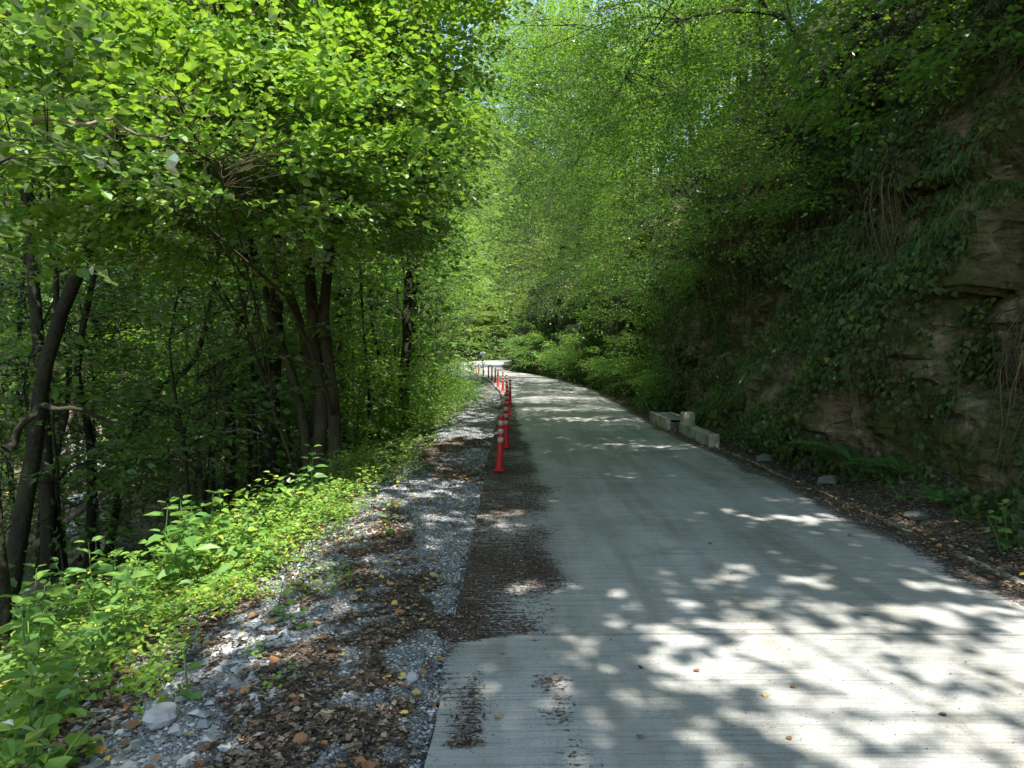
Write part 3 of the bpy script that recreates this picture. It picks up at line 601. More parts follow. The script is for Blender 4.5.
x, y = scatter(60000, -2.3, -.36, 2.6, 24, 1.8); k = littermap(x, y) + .5 * R0.uniform(-1, 1, len(x)) > .5; x, y = x[k], y[k]; flakes(db, x, y, gz(x, y) + .012 + R0.uniform(0, .015, len(x)), .012, .05)
y = 3 + 25 * R0.uniform(0, 1, 42000) ** 1.5; x = xr(y) - .12 + 1.9 * R0.uniform(0, 1, 42000); k = (x > xr(y)) | (R0.uniform(0, 1, len(x)) < .25); x, y = x[k], y[k]
flakes(db, x, y, np.maximum(gz(x, y), np.where(x < xr(y), .0, -1)) + .012 + R0.uniform(0, .02, len(x)), .012, .055)
y = 2.7 + 14 * R0.uniform(0, 1, 3600) ** 1.5; x = xl(y) + 3.8 * R0.uniform(0, 1, 3600) ** 1.5; flakes(db, x, y, .012 + 0 * x, .004, .014)
tag(db.obj('leaf_mould', M['debris']), 'dark brown leaf mould swept along the road edges', 'leaf litter', kind='stuff')
fb = MB()
x, y = scatter(900, -3.0, -.38, 2.5, 12, 1.3); flakes(fb, x, y, gz(x, y) + .025, .035, .075, .3, 'hazel')
y = 3 + 18 * R0.uniform(0, 1, 420) ** 1.4; x = xr(y) - .05 + 1.5 * R0.uniform(0, 1, 420) ** 1.6; flakes(fb, x, y, np.maximum(gz(x, y), -.02) + .025, .03, .06, .3, 'hazel')
x, y = scatter(46, -.3, 3.6, 2.9, 16, 1.3); flakes(fb, x, y, .016 + 0 * x, .03, .055, .12, 'hazel')
x, y = scatter(5000, -13, -2.5, 3, 30, 1.3); flakes(fb, x, y, gz(x, y) + .03, .05, .10, .3, 'kite')
tag(fb.obj('fallen_leaves', M['fallen']), 'scattered yellow and rust coloured fallen leaves', 'fallen leaves', kind='stuff')
rb2 = MB()
def rub(n, v0, v1, y0, y1, s0, s1, sq=.45):
    y = y0 + (y1 - y0) * R0.uniform(0, 1, n) ** 1.4; x = xr(y) + R0.uniform(v0, v1, n); s = s0 + (s1 - s0) * R0.uniform(0, 1, n) ** 3
    b = np.array([(1, 0, 0), (0, 1, 0), (-1, 0, 0), (0, -1, 0), (0, 0, 1), (0, 0, -1)], float)
    v = b[None] * R0.uniform(.5, 1.1, (n, 6, 1)) + R0.normal(0, .2, (n, 6, 3)); v[:, :, 2] *= sq; v = v * s[:, None, None] * .6 + np.stack([x, y, gz(x, y) + s * .1], -1)[:, None]
    F = np.array([(0, 1, 4), (1, 2, 4), (2, 3, 4), (3, 0, 4), (1, 0, 5), (2, 1, 5), (3, 2, 5), (0, 3, 5)]); rb2.add(v, (F[None] + (np.arange(n) * 6)[:, None, None]).reshape(-1, 3))
rub(6500, .55, 2.0, 3.5, 18, .012, .07); rub(170, .8, 1.9, 4, 16, .07, .17)
tag(rb2.obj('rubble', M['rubble']), 'broken slate chips fallen below the rock cliff', 'rubble', kind='stuff')
kb = MB()                                                # pebbles in and by the stream
n = 2600; yy = 8 + 50 * R0.uniform(0, 1, n) ** 1.3; xx = xl(yy) - R0.uniform(5.8, 13, n); ss = .06 + .3 * R0.uniform(0, 1, n) ** 3
b = np.array([(1, 0, 0), (0, 1, 0), (-1, 0, 0), (0, -1, 0), (0, 0, 1), (0, 0, -1)], float); v = b[None] * R0.uniform(.6, 1.1, (n, 6, 1)) + R0.normal(0, .18, (n, 6, 3)); v[:, :, 2] *= .6
v = v * ss[:, None, None] + np.stack([xx, yy, np.maximum(gz(xx, yy), -2.16) + ss * .05], -1)[:, None]
F = np.array([(0, 1, 4), (1, 2, 4), (2, 3, 4), (3, 0, 4), (1, 0, 5), (2, 1, 5), (3, 2, 5), (0, 3, 5)]); kb.add(v, (F[None] + (np.arange(n) * 6)[:, None, None]).reshape(-1, 3))
tag(kb.obj('stream_pebbles', M['rubble']), 'grey cobbles in the bed and banks of the stream', 'cobbles', kind='stuff')

# ================================================================== SMALL BUILT THINGS
def bollard():
    e = empty('bollard', (0, 0, 0), 'x', 'bollard', 'red flexible posts along the left road edge')
    m = MB(); lathe(m, (0, 0, 0), [(.001, .0), (.085, .0), (.085, .014), (.078, .022), (.060, .030), (.054, .05)], 20); m.obj('base', M['red'], e, True)
    m = MB(); lathe(m, (0, 0, 0), [(.054, .045), (.051, .13), (.044, .155), (.042, .37), (.038, .38), (.038, .70), (.041, .705), (.041, .735), (.032, .75), (.001, .75)], 18)
    m.obj('post', M['red'], e, True)
    for z in (.425, .54, .655):
        m = MB(); lathe(m, (0, 0, 0), [(.0375, z - .031), (.0400, z - .030), (.0400, z + .030), (.0375, z + .031)], 18); m.obj('band', M['band'], e, True)
    return e
BO = [(9.95, -.17, 'nearest to the camera, tilted a little to the right'), (12.4, -.10, 'second in the line from the camera'), (15.3, -.10, 'third in the line from the camera'),
      (18.6, -.09, 'fourth in the line from the camera'), (22.4, -.06, 'fifth in the line, furthest right of all the posts'), (26.6, -.19, 'sixth in the line, where the row begins to bend'), (29.5, -.36, 'seventh in the line, at the start of the bend'),
      (32.8, -.62, 'eighth in the line, left of the packed near posts'), (37.0, -.84, 'ninth in the line, against the sunlit concrete'), (40.5, -1.10, 'tenth in the line, against the sunlit concrete'), (43.3, -1.38, 'eleventh in the line, beside the bright bend'),
      (47.5, -1.84, 'twelfth in the line, above the lime green shrub'), (50.5, -2.28, 'thirteenth in the line, behind the lime green shrub'), (55.5, -3.0, 'fourteenth in the line, partly behind leaves'), (61.5, -4.05, 'last but two, among sunlit leaves'), (67, -4.75, 'last but one, among sunlit leaves'), (72, -5.3, 'farthest and smallest, nearly hidden by leaves')]
proto = bollard(); rr = np.random.default_rng(3)
for i, (y, x, t) in enumerate(BO):
    o = proto if i == 0 else copy_tree(proto, (x, y, 0)); o.location = (x, y, (.012 if x > xl(y) + .02 else 0.0))
    o['label'] = 'red road post with white bands, ' + t
    o.rotation_euler = (rr.normal(0, .012), (.075 if i == 0 else rr.normal(0, .02)), rr.uniform(0, 6))

e = empty('drain_box', (3.47, 16.3, 0), 'low concrete drain box with grey lid and open dark front at the road edge', 'drain')
for c, s in (((3.26, 16.3, .04), (.09, 1.86, .36)), ((3.70, 16.3, .035), (.09, 1.86, .35))):
    m = MB(); box(m, c, s, ch=.012); m.obj('wall', M['concrete'], e, loc=(3.47, 16.3, 0))
m = MB(); box(m, (3.48, 17.19, .03), (.35, .08, .34)); m.obj('end_wall', M['concrete'], e, loc=(3.47, 16.3, 0))
m = MB(); box(m, (3.48, 15.52, .0), (.35, .06, .26)); box(m, (3.48, 15.485, .03), (.34, .012, .02)); box(m, (3.48, 15.485, -.04), (.34, .012, .02)); m.obj('front_slab', M['stone'], e, loc=(3.47, 16.3, 0))
m = MB(); box(m, (3.48, 16.34, .19), (.345, 1.60, .035), ch=.006); m.obj('lid', M['steel'], e, loc=(3.47, 16.3, 0))
m = MB(); box(m, (3.60, 15.12, .10), (.26, .13, .56), rz=.12, tilt=.03, ch=.015)
tag(m.obj('concrete_block', M['concrete'], loc=(3.60, 15.12, 0)), 'short upright concrete block between the drain box and the long kerb', 'block')
m = MB(); box(m, (3.49, 13.85, .035), (.17, 2.3, .31), rz=.0, tilt=-.006, ch=.015)
tag(m.obj('kerb_stone', M['concrete'], loc=(3.49, 13.85, 0)), 'long pale concrete kerb beam lying on the right road edge', 'kerb')
# thin broken kerb line of the ditch
m = MB(); yy = lines(3.4, [(12.2, .1)]); xx = xr(yy) + .24 + .02 * np.sin(yy * 3)
X = np.stack([xx, xx, xx + .07, xx + .07]); Y = np.stack([yy] * 4); hgt = -.055 + .11 * (fbm(P3(yy * 1.7, 0 * yy), 3, 4) - .5); Z = np.stack([hgt - .2, hgt, hgt, hgt - .2]); gridmesh(m, X, Y, Z)
tag(m.obj('ditch_kerb', M['concrete']), 'thin litter covered concrete edge of the ditch beside the right road edge', 'kerb', kind='structure')

# ---------------------------------------------------------------- rocks
ROCKS = [((4.15, 9.6), .16, 'flat dark stone in the ditch rubble below the fern', .5), ((4.35, 10.8), .13, 'grey stone at the foot of the cliff left of the fern', .6), ((4.0, 11.6), .15, 'mossy green grey stone near the end of the kerb', .6),
         ((4.2, 7.6), .12, 'small flat slab in the ditch before the pale cliff rock', .4), ((4.55, 12.2), .14, 'brown stone on the debris slope behind the kerb', .6)]
for i, ((x, y), r, t, q) in enumerate(ROCKS):
    m = MB(); z = float(gz(x, y)); blob(m, (x, y, z + r * .25), r, 20 + i, 8, .3, q); tag(m.obj('rock', M['stone'], loc=(x, y, z)), t, 'rock')
for i, (x, y, r, t, q) in enumerate([(-1.62, 3.35, .085, 'largest pale stone among the pebbles at the bottom left', .7), (-1.72, 3.55, .05, 'egg shaped beige stone behind the largest pale stone', .7), (-1.95, 4.1, .06, 'flat pale stone half under the lime green weeds', .4), (-.52, 3.72, .04, 'small blue grey stone lying at the slab corner', .6)]):
    m = MB(); z = float(gz(x, y)); blob(m, (x, y, z + r * .3), r, 40 + i, 8, .2, q); tag(m.obj('stone', M['stonepale'], loc=(x, y, z)), t, 'stone')
SR_ = [(-12.2, 21, .75, 'pale sunlit boulder beneath the arched roots across the stream', .7), (-11.3, 19.6, .5, 'low pink grey boulder at the water edge below the arched roots', .6), (-10.3, 17.8, .45, 'flat boulder on the near side of the arched roots', .5),
       (-8.9, 27.5, .8, 'bright pale boulder seen between the dark trunks', .55), (-7.4, 30, .6, 'pale boulder behind the bright one in the stream', .6), (-9.2, 15.5, .4, 'rounded stone in the shallow water upstream', .6)]
for i, (x, y, r, t, q) in enumerate(SR_):
    m = MB(); z = max(float(gz(x, y)), -2.2); blob(m, (x, y, z + r * .3), r, 60 + i, 12, .35, q); tag(m.obj('boulder', M['stonepale'], loc=(x, y, z)), t, 'boulder')

# ================================================================== PLANTS
def bank(mb, n, u0, u1, y0, y1, s0, s1, h, pw=1.5, mask=None, side='l', kind='kite', lump=1.3, seed=0, face=.35):
    r = np.random.default_rng(seed); y = y0 + (y1 - y0) * r.uniform(0, 1, n) ** pw; w = r.uniform(u0, u1, n)
    x = xl(y) - w if side == 'l' else xr(y) + w
    hh = fbm(P3(x * lump, y * lump), 3, seed + 3); k = hh > .42 if mask is None else mask(x, y, hh, r); x, y, hh = x[k], y[k], hh[k]; n = len(x)
    z = gz(x, y) + .02 + h * np.clip((hh - .38) * 3.2, .1, 1.3) * r.uniform(0, 1, n) ** .7
    a = r.uniform(0, 6.28, n); d = np.stack([np.cos(a), np.sin(a), r.normal(0, .3, n)], -1); nn = nrm(np.array([0, 0, 1.]) + r.normal(0, face, (n, 3)))
    leaves_at(mb, np.stack([x, y, z], -1), d, nn, s0 + (s1 - s0) * r.uniform(0, 1, n), kind)
m = MB()
bank(m, 33000, 1.0, 3.4, 2.4, 10.5, .02, .062, .42, 1.25, lambda x, y, h, r: (h + .22 * sstep(1.15, 2.0, xl(y) - x) > .50) & (xl(y) - x > 1.15 + .75 * sstep(5.4, 4.0, y) - .6 * (fbm(P3(x * 2.5, y * 2.5), 2, 19) > .56)), seed=1)
bank(m, 4200, 1.5, 3.2, 2.6, 9.5, .05, .095, .55, 1.15, lambda x, y, h, r: h > .46, seed=22, kind='herb', face=.45)
bank(m, 12000, .75, 1.6, 2.6, 12, .015, .035, .05, 1.3, lambda x, y, h, r: h > .60, seed=2, lump=2.2)
bank(m, 26000, .95, 4.5, 9, 34, .04, .075, .45, 1.3, lambda x, y, h, r: h + .2 * sstep(1.1, 2, xl(y) - x) > .50, seed=3)
tag(m.obj('ground_cover', M['cover']), 'lime green low weeds spilling over the left shoulder', 'weeds', kind='stuff')
m = MB()
bank(m, 30000, 2.6, 6.8, 2.5, 45, .05, .10, .35, 1.4, seed=4)
bank(m, 70000, 10.6, 34, 4, 90, .12, .26, .9, 1.4, seed=5, lump=.5)
tag(m.obj('undergrowth', M['dark']), 'dark green undergrowth on the slope down to the stream', 'undergrowth', kind='stuff')
m = MB()
bank(m, 42000, 2.3, 10, 2, 60, .06, .13, .55, 1.3, None, 'r', seed=6)
bank(m, 26000, 10, 40, 6, 130, .15, .32, 1.2, 1.3, None, 'r', seed=7, lump=.5)
bank(m, 40000, -60, 40, 100, 175, .3, .7, 2.5, 1.0, lambda x, y, h, r: (h > .4) & ((x > xr(y) + 1) | (x < xl(y) - 1)), 'r', seed=17, lump=.3)
bank(m, 16000, .75, 2.2, 15.8, 70, .05, .10, .55, 1.5, lambda x, y, h, r: h > .40, 'r', seed=8)
bank(m, 9000, .75, 1.7, 4, 15, .03, .07, .16, 1.0, lambda x, y, h, r: h > .54, 'r', seed=9, lump=2)
bank(m, 12000, .95, 2.0, 11.5, 18, .03, .07, .55, 1.0, lambda x, y, h, r: h > .42, 'r', seed=19, lump=1.5)
tag(m.obj('hillside_undergrowth', M['dark']), 'dense green growth covering the slope above the cliff', 'undergrowth', kind='stuff')

# ---------------------------------------------------------------- ivy and hanging roots over the cliff
ri = np.random.default_rng(21)
def bare(y, z):
    b = np.zeros(len(y))
    for c, zc, ry_, rz_ in [(7.6, 2.3, .65, 1.0), (7.5, .8, .6, .6), (9.2, .75, 1.0, .6), (14.0, 2.1, .9, .85), (12.3, .9, .5, .4), (27, 2.1, .8, .7), (29, 1.2, .7, .5), (5.5, 2.5, 1.6, 1.6)]:
        b = np.maximum(b, np.exp(-(((y - c) / ry_) ** 2 + ((z - zc) / rz_) ** 2) ** 2))
    return b
n = 210000; yv = 4 + 66 * ri.uniform(0, 1, n) ** 1.9; zv = ri.uniform(0, 1, n) ** .85 * 7.2
hh = fbm(P3(yv * .8, zv * .9), 3, 31); k = (hh - .42 * bare(yv, zv) + .06 * sstep(12, 20, yv) + .16 * sstep(3.0, 4.2, zv) > .365); yv, zv, hh = yv[k], zv[k], hh[k]
lift = np.clip((hh - .42) * 2.2, .02, .55) * ri.uniform(.2, 1, len(yv)); xv = cliffx(yv, zv) - .02 - lift
nn = nrm(np.array([-.8, -.1, .55]) + ri.normal(0, .38, (len(yv), 3))); d = np.stack([ri.normal(-.15, .35, len(yv)), ri.normal(0, .5, len(yv)), -np.ones(len(yv)) * .8], -1)
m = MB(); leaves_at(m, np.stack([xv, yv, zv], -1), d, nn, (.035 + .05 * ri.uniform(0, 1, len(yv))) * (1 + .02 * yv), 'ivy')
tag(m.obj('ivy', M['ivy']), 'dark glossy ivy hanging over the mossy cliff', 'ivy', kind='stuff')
m = MB(); n = 2600; yv = 6.0 + 16 * ri.uniform(0, 1, n) ** 1.3; zt = ri.uniform(1.6, 5.8, n); ln = ri.uniform(.5, 1.8, n)
k = fbm(P3(yv * .8, zt * .7), 2, 51) > .5; yv, zt, ln = yv[k], zt[k], ln[k]; n = len(yv)
x0 = cliffx(yv, zt); t = np.linspace(0, 1, 6)[None]
sw = ri.normal(0, .22, (n, 1)); xo = ri.uniform(.1, .5, (n, 1))
PX = x0[:, None] - xo * np.sin(t * 2.4) - .03; PY = yv[:, None] + sw * t * ln[:, None] + .03 * np.sin(t * 9 + sw * 30) - .3 * t * ln[:, None]; PZ_ = zt[:, None] + .15 * np.sin(t * 3.1) - t ** 1.3 * ln[:, None]
PX = np.minimum(PX, cliffx(PY, np.clip(PZ_, 0, 7)) - .03)
tubes(m, np.stack([PX, PY, PZ_], -1), np.broadcast_to(np.array([.007, .006, .005, .004, .003, .002]), (n, 6)), 3)
M['root'] = rndmat('dry_root', [(0, (.05, .035, .02)), (.6, (.12, .085, .045)), (1, (.22, .15, .08))])
tag(m.obj('hanging_roots', M['root']), 'tangle of brown roots and dry stems hanging down the cliff', 'roots', kind='stuff')
# drooping grass blades on the ledges
m = MB(); n = 26000; yv = 6.2 + 20 * ri.uniform(0, 1, n) ** 1.4; zv = ri.uniform(.6, 6.8, n); k = fbm(P3(yv * .55, zv * .8), 3, 71) - .3 * bare(yv, zv) > .50; yv, zv = yv[k], zv[k]
xv = cliffx(yv, zv) - ri.uniform(.02, .25, len(yv)); d = np.stack([ri.normal(-.5, .25, len(yv)), ri.normal(-.15, .4, len(yv)), ri.normal(-.75, .25, len(yv))], -1)
v0, f0 = LF['kite']; LF['blade'] = (v0 * [1, .16, 2.0], f0)
leaves_at(m, np.stack([xv, yv, zv], -1), d, nrm(np.array([-.5, 0, .8]) + ri.normal(0, .4, (len(yv), 3))), ri.uniform(.12, .32, len(yv)), 'blade')
tag(m.obj('hanging_grass', M['dark']), 'dark grass drooping from the ledges of the cliff', 'grass', kind='stuff')

# ---------------------------------------------------------------- ferns
def fern(name, seed, nf=11, ln=.55):
    r = np.random.default_rng(seed); e = empty(name, (0, 0, 0), 'x', 'fern'); m = MB(); st = MB()
    for i in range(nf):
        a = i / nf * 6.28 + r.uniform(-.3, .3); L_ = ln * r.uniform(.7, 1.15); t = np.linspace(0, 1, 26); el = r.uniform(.7, 1.25)
        hor = L_ * (t * math.cos(el) + .35 * t ** 2); zz = L_ * (t * math.sin(el) - .55 * t ** 2.2); p = np.stack([hor * math.cos(a), hor * math.sin(a), zz], -1)
        tubes(st, p[::3], np.linspace(.004, .0012, len(p[::3])), 3)
        T = nrm(np.gradient(p, axis=0)); side = np.array([-math.sin(a), math.cos(a), 0.]); up = np.cross(T, side)
        q = p[3:]; w = .36 * L_ * np.sin(np.clip((t[3:] * 1.02) ** .6, 0, 1) * np.pi) ** .8 * .62 + .01
        for s in (1, -1):
            dd = side[None] * s + T[3:] * .45 + np.array([0, 0, -.15]); u = np.where(np.sum(up[3:] * [0, 0, 1.], 1, keepdims=True) < 0, -up[3:], up[3:])
            leaves_at(m, q, dd, u + r.normal(0, .1, q.shape), w, 'pin')
    st.obj('stem', M['fern'], e); m.obj('fronds', M['fern'], e); return e
LF['pin'] = (np.array([(0, 0, 0), (.3, .11, .01), (1, 0, -.08), (.3, -.11, .01)]), np.array([(0, 3, 2, 1)]))
fp = [fern('fern', 4), fern('fern', 8, 9, .48)]
FE = [(-2.95, 7.7, 1.0, 'pale sunlit fern behind the tall nettle clump'), (-2.35, 8.6, .9, 'fern left of the hazel trunk in broken sun'), (-2.0, 10.4, 1.1, 'shaded fern right of the hazel trunk'), (-1.75, 11.6, 1.0, 'fern at the shoulder edge behind the gravel'),
      (-2.1, 13.2, 1.2, 'dark fern farther along the left bank'), (-1.7, 15.0, 1.2, 'fern under the lime green shrub on the left bank'), (4.45, 9.4, 1.9, 'large dark fern at the foot of the cliff'), (4.6, 8.6, 1.3, 'fern beside the big cliff fern, nearer the pale rock'),
      (4.5, 11.6, 1.0, 'small fern on the debris slope right of the kerb'), (4.55, 15.5, 1.4, 'fern in the green bank behind the drain box'), (-2.75, 6.9, .8, 'small bright fern among the tall nettles'), (4.5, 7.6, 1.0, 'fern at the foot of the pale rock face'), (4.6, 10.6, 1.1, 'dark fern left of the large cliff fern'), (4.45, 13.2, 1.1, 'fern on the bank behind the kerb beam')]
for i, (x, y, s, t) in enumerate(FE):
    o = fp[i] if i < 2 else copy_tree(fp[i % 2], (0, 0, 0), i * 1.3); o.location = (x, y, float(gz(x, y)) - .02); o.scale = (s, s, s); o['label'] = t; o['group'] = 'ferns on the banks'

# ---------------------------------------------------------------- tall herbs
def herb(seed, H=.8, ls=.165, npair=6, shape='herb'):
    r = np.random.default_rng(seed); e = empty('herb_plant', (0, 0, 0), 'x', 'plant'); m = MB(); st = MB()
    for k in range(3 if H > .5 else 2):
        h = H * (1 - .18 * k) * r.uniform(.9, 1.05); a0 = r.uniform(0, 6.28); b = np.array([math.cos(a0), math.sin(a0), 0]) * (.05 + .06 * k)
        p = smooth_path([b, b * 1.5 + [0, 0, h * .5], b * 2.4 + [0, 0, h]], 9); tubes(st, p, np.linspace(.006, .003, 9), 5)
        P, D, Z = [], [], []
        for j in range(npair):
            t = .22 + .78 * j / (npair - 1); c = np.array([np.interp(t, np.linspace(0, 1, 9), p[:, q]) for q in range(3)]); a = a0 + j * 1.57 + r.normal(0, .2)
            for s in (0, math.pi):
                d = np.array([math.cos(a + s), math.sin(a + s), r.uniform(-.15, .35) + (.4 if j == npair - 1 else 0)]); P.append(c + d * .02); D.append(d); Z.append(ls * (1.15 - .55 * abs(t - .55)) * r.uniform(.8, 1.1) * (.6 if j == npair - 1 else 1))
        n_ = len(P); leaves_at(m, np.array(P), np.array(D), nrm(np.array([0, 0, 1.]) + r.normal(0, .2, (n_, 3))), np.array(Z), shape)
    st.obj('stem', M['herb'], e, True); m.obj('leaves', M['herb'], e); return e
HP = [herb(1), herb(2, .75, .175, 6), herb(3, .55, .145, 5), herb(4, .3, .09, 3, 'hazel')]
HE = [(-2.7, 6.75, 1, 1.0, 'herb between the tallest one and the pale fern'), (-3.05, 5.45, 2, 1.25, 'herb with lit top leaves in front of the tallest one'), (-2.45, 5.85, 2, 1.15, 'herb on the gravel side of the sunlit clump'), (-2.15, 6.35, 3, 1.5, 'low herb on the gravel side of the pale fern'),
      (-2.6, 4.75, 1, .9, 'herb in the lower middle of the left verge'), (-3.1, 4.65, 1, 1.0, 'tall herb near the left edge above the lime weeds'), (-2.3, 4.3, 3, 1.5, 'low wide herb above the pebbles'), (-2.6, 3.15, 1, .85, 'tall herb at the left edge near the bottom'),
      (-2.3, 7.7, 2, 1.1, 'herb between the pale fern and the hazel trunk'), (-1.9, 7.4, 3, 1.2, 'low herb at the gravel edge before the hazel'), (-2.95, 6.05, 0, 1.15, 'tallest broad leafed herb in the sunlit clump'), (-2.62, 6.25, 1, 1.1, 'sunlit herb right beside the tallest one'), (-3.3, 5.8, 1, 1.05, 'herb with wide leaves on the left flank of the sunlit clump'), (-3.35, 5.0, 0, 1.0, 'shaded herb in front of the clump at the left edge'),
      (-2.75, 5.25, 2, 1.2, 'mid height herb in front of the sunlit clump'), (-2.35, 7.0, 1, .85, 'herb where the clump meets the pale fern'), (-2.2, 8.2, 0, 1.0, 'dark leaved herb standing at the foot of the hazel trunk'), (-3.25, 7.0, 0, 1.1, 'herb behind the clump near the slope'),
      (-2.85, 4.3, 2, 1.2, 'herb at the left edge above the pebbles'), (-2.25, 3.15, 2, .9, 'large leaved herb rising in the bottom left corner'), (-2.05, 2.95, 3, 1.3, 'low herb cut by the bottom left corner'), (-2.4, 3.55, 2, 1.0, 'herb with drooping leaves behind the corner herb'),
      (-1.55, 3.5, 3, .8, 'single stemmed seedling standing among the pale pebbles'), (-1.2, 4.35, 3, .55, 'small three leaved seedling on the gravel near a brown litter patch'), (-1.08, 6.6, 3, .85, 'bramble sprig growing out of the gravel shoulder'), (-1.5, 4.6, 3, .8, 'leafy tuft at the edge of the lime weeds'),
      (-2.4, 9.3, 1, .9, 'herb in the shade right of the hazel trunk'), (-1.95, 5.6, 2, .7, 'short herb at the gravel side of the lime weeds'), (4.35, 8.0, 3, 1.0, 'pale green sprig in the ditch below the cliff'), (4.3, 6.3, 3, 1.3, 'bright sprig at the right edge beside the ditch'),
      (4.2, 10.2, 3, .9, 'tiny plant on the rubble left of the big fern'), (3.55, 23.0, 2, 1.0, 'bright leafy sprig by the far end of the drain box')]
for i, (x, y, k, s, t) in enumerate(HE):
    first = all(h[2] != k for h in HE[:i]); o = HP[k] if first else copy_tree(HP[k], (0, 0, 0), i * 1.1)
    o.location = (x, y, float(gz(x, y)) - .01); o.scale = (s, s, s); o['label'] = t; o['group'] = 'herbs along the road edges'

# ================================================================== TREES
def T(*a, **k): return tree(*a, **k)
g0 = lambda x, y: (x, y, float(gz(x, y)) - .15)
# the multi-stemmed hazel beside the road
b = g0(-2.85, 11.0); Z0 = b[2]
rel = lambda x, y, z: (x - b[0], y - b[1], z - b[2])
T('hazel_tree', 'large hazel with a cluster of mossy stems and sunlit leaves over the left shoulder', 'tree', b,
  [([(0, 0, 0), (-.02, 0, 1.4), (-.14, -.05, 3.2), (-.35, -.5, 5.2), (.0, -.9, 7.4)], .13, .05),
   ([(.16, -.06, 0), (.22, -.05, 1.3), (.15, -.1, 3.1), (.4, -.4, 5.2), (.7, -.6, 7.2)], .12, .045),
   ([(-.16, -.04, 0), (-.22, -.1, 1.2), (-.55, -.3, 2.6), (-.80, -.9, 4.0), (-.9, -1.7, 5.2)], .09, .03),
   ([(-.10, .15, 0), (-.1, .1, 1.5), (-.38, 0, 3.0), (-1.0, 0, 5.2)], .10, .03),
   ([(-.25, -.1, 0), (-.5, -.2, .9), (-.75, -.3, 1.9), (-.95, -.5, 2.6)], .03, .012)],
  [(rel(-2.3, 6.2, 3.25), (1.5, 1.5, .55), 230), (rel(-1.85, 7.9, 3.9), (1.3, 1.5, .9), 300), (rel(-3.4, 7.6, 4.5), (1.7, 2.0, 1.1), 380),
   (rel(-2.4, 9.2, 6.3), (2.3, 2.4, 1.8), 900), (rel(-2.1, 10.6, 4.5), (1.15, 1.6, 1.7), 560), (rel(-4.5, 9.5, 5.6), (1.6, 2.0, 1.5), 240), (rel(-2.0, 11.0, 9.0), (2.4, 2.6, 2.0), 380), (rel(-4.0, 6.0, 4.3), (1.2, 1.3, .8), 100), (rel(-3.2, 8.6, 3.1), (1.5, 1.2, .55), 210), (rel(-4.3, 7.6, 3.2), (1.1, 1.0, .5), 120)],
  'hazel', 'hazel', 3, 1e-6, 70, bark='barkbrown', sides=10, limb_r=.032, tilt=.30)
# trees of the left wood that stand apart
def left_tree(name, label, x, y, pts, r0, crown, seed, kind='mid', mat='beech', cut=True, nl=9, extra=()):
    bb = g0(x, y); st = [([(0, 0, 0)] + [(px - x, py - y, pz - bb[2]) for px, py, pz in pts], r0, r0 * .35)]
    for q in extra: st.append(([(p[0] - x, p[1] - y, p[2] - bb[2]) for p in q[0]], q[1], q[1] * .4))
    return T(name, label, 'tree', bb, st, [((c[0] - x, c[1] - y, c[2] - bb[2]), c[3], c[4]) for c in crown], kind, mat, seed, cut, nl)
left_tree('leaning_tree', 'dark trunk leaning right across the wood at the far left', -6.3, 9.0, [(-5.9, 9, .2), (-5.55, 8.9, 1.6), (-4.75, 8.7, 3.4), (-4.2, 8.6, 5.2), (-4.0, 8.4, 7.5)], .125,
          [(-5.2, 8.8, 8.2, (2.6, 2.6, 1.6), 260), (-5.9, 8.6, 4.6, (1.4, 1.6, 1.1), 60)], 31, extra=[([(-5.5, 8.9, 1.7), (-5.4, 8.8, 2.6), (-5.7, 8.6, 3.9)], .05)])
left_tree('edge_tree', 'moss green trunk cut by the left edge of the view', -4.2, 6.0, [(-4.25, 6, .3), (-4.3, 6.0, 1.5), (-4.35, 6.0, 3.2), (-4.6, 5.8, 6)], .08, [(-4.4, 5.6, 6.8, (2.2, 2.2, 1.3), 150)], 32,
          extra=[([(-4.1, 6, .85), (-3.95, 6.1, 1.15), (-3.72, 6.2, 1.16), (-3.4, 6.4, 1.05)], .035)])
left_tree('ivy_clad_tree', 'dark thick trunk just left of the hazel stems', -4.35, 13.2, [(-4.3, 13.2, 1.0), (-4.2, 13.2, 3.0), (-4.3, 13.2, 6), (-4.5, 13, 9)], .20, [(-4.2, 13, 9.0, (2.8, 2.8, 2.4), 380), (-3.9, 12.8, 5.6, (1.6, 1.6, 1.2), 90)], 33,
          extra=[([(-3.9, 13.2, -.6), (-3.6, 13.2, .3), (-3.45, 13.2, 1.0), (-3.8, 13.2, 1.7)], .10)])
left_tree('forked_tree', 'slim dark trunk behind and left of the thick one', -5.6, 14.5, [(-5.5, 14.5, 1.0), (-5.2, 14.5, 3.5), (-5.6, 14.5, 8)], .13, [(-5.6, 14.3, 8.5, (2.5, 2.5, 2.3), 260)], 34)
left_tree('arching_tree', 'thin arching stem crossing the middle of the wood', -7.0, 12.5, [(-6.2, 12.3, .7), (-5.2, 12, 1.4), (-4.7, 11.8, 2.6), (-4.6, 11.6, 4.0)], .07, [(-4.9, 11.6, 4.4, (1.3, 1.3, .8), 40)], 35, nl=5)
left_tree('bent_tree', 'crooked slender tree between the stream and the leaning trunk', -6.4, 11.0, [(-6.3, 11, .2), (-6.45, 11, 1.6), (-6.1, 11, 3.2), (-6.4, 11, 6)], .08, [(-6.2, 11, 6.8, (2.2, 2.2, 1.8), 200)], 36)
left_tree('roadside_tree', 'shaded tree right of the hazel with leaves hanging to the road posts', -2.5, 17.5, [(-2.5, 17.4, 2), (-2.3, 17.3, 4.5), (-2.0, 17, 8)], .15, [(-1.8, 17.0, 8.4, (2.0, 2.6, 3.3), 900), (-1.75, 16.2, 4.8, (1.1, 1.4, 1.3), 130)], 37, mat='beech', nl=16)
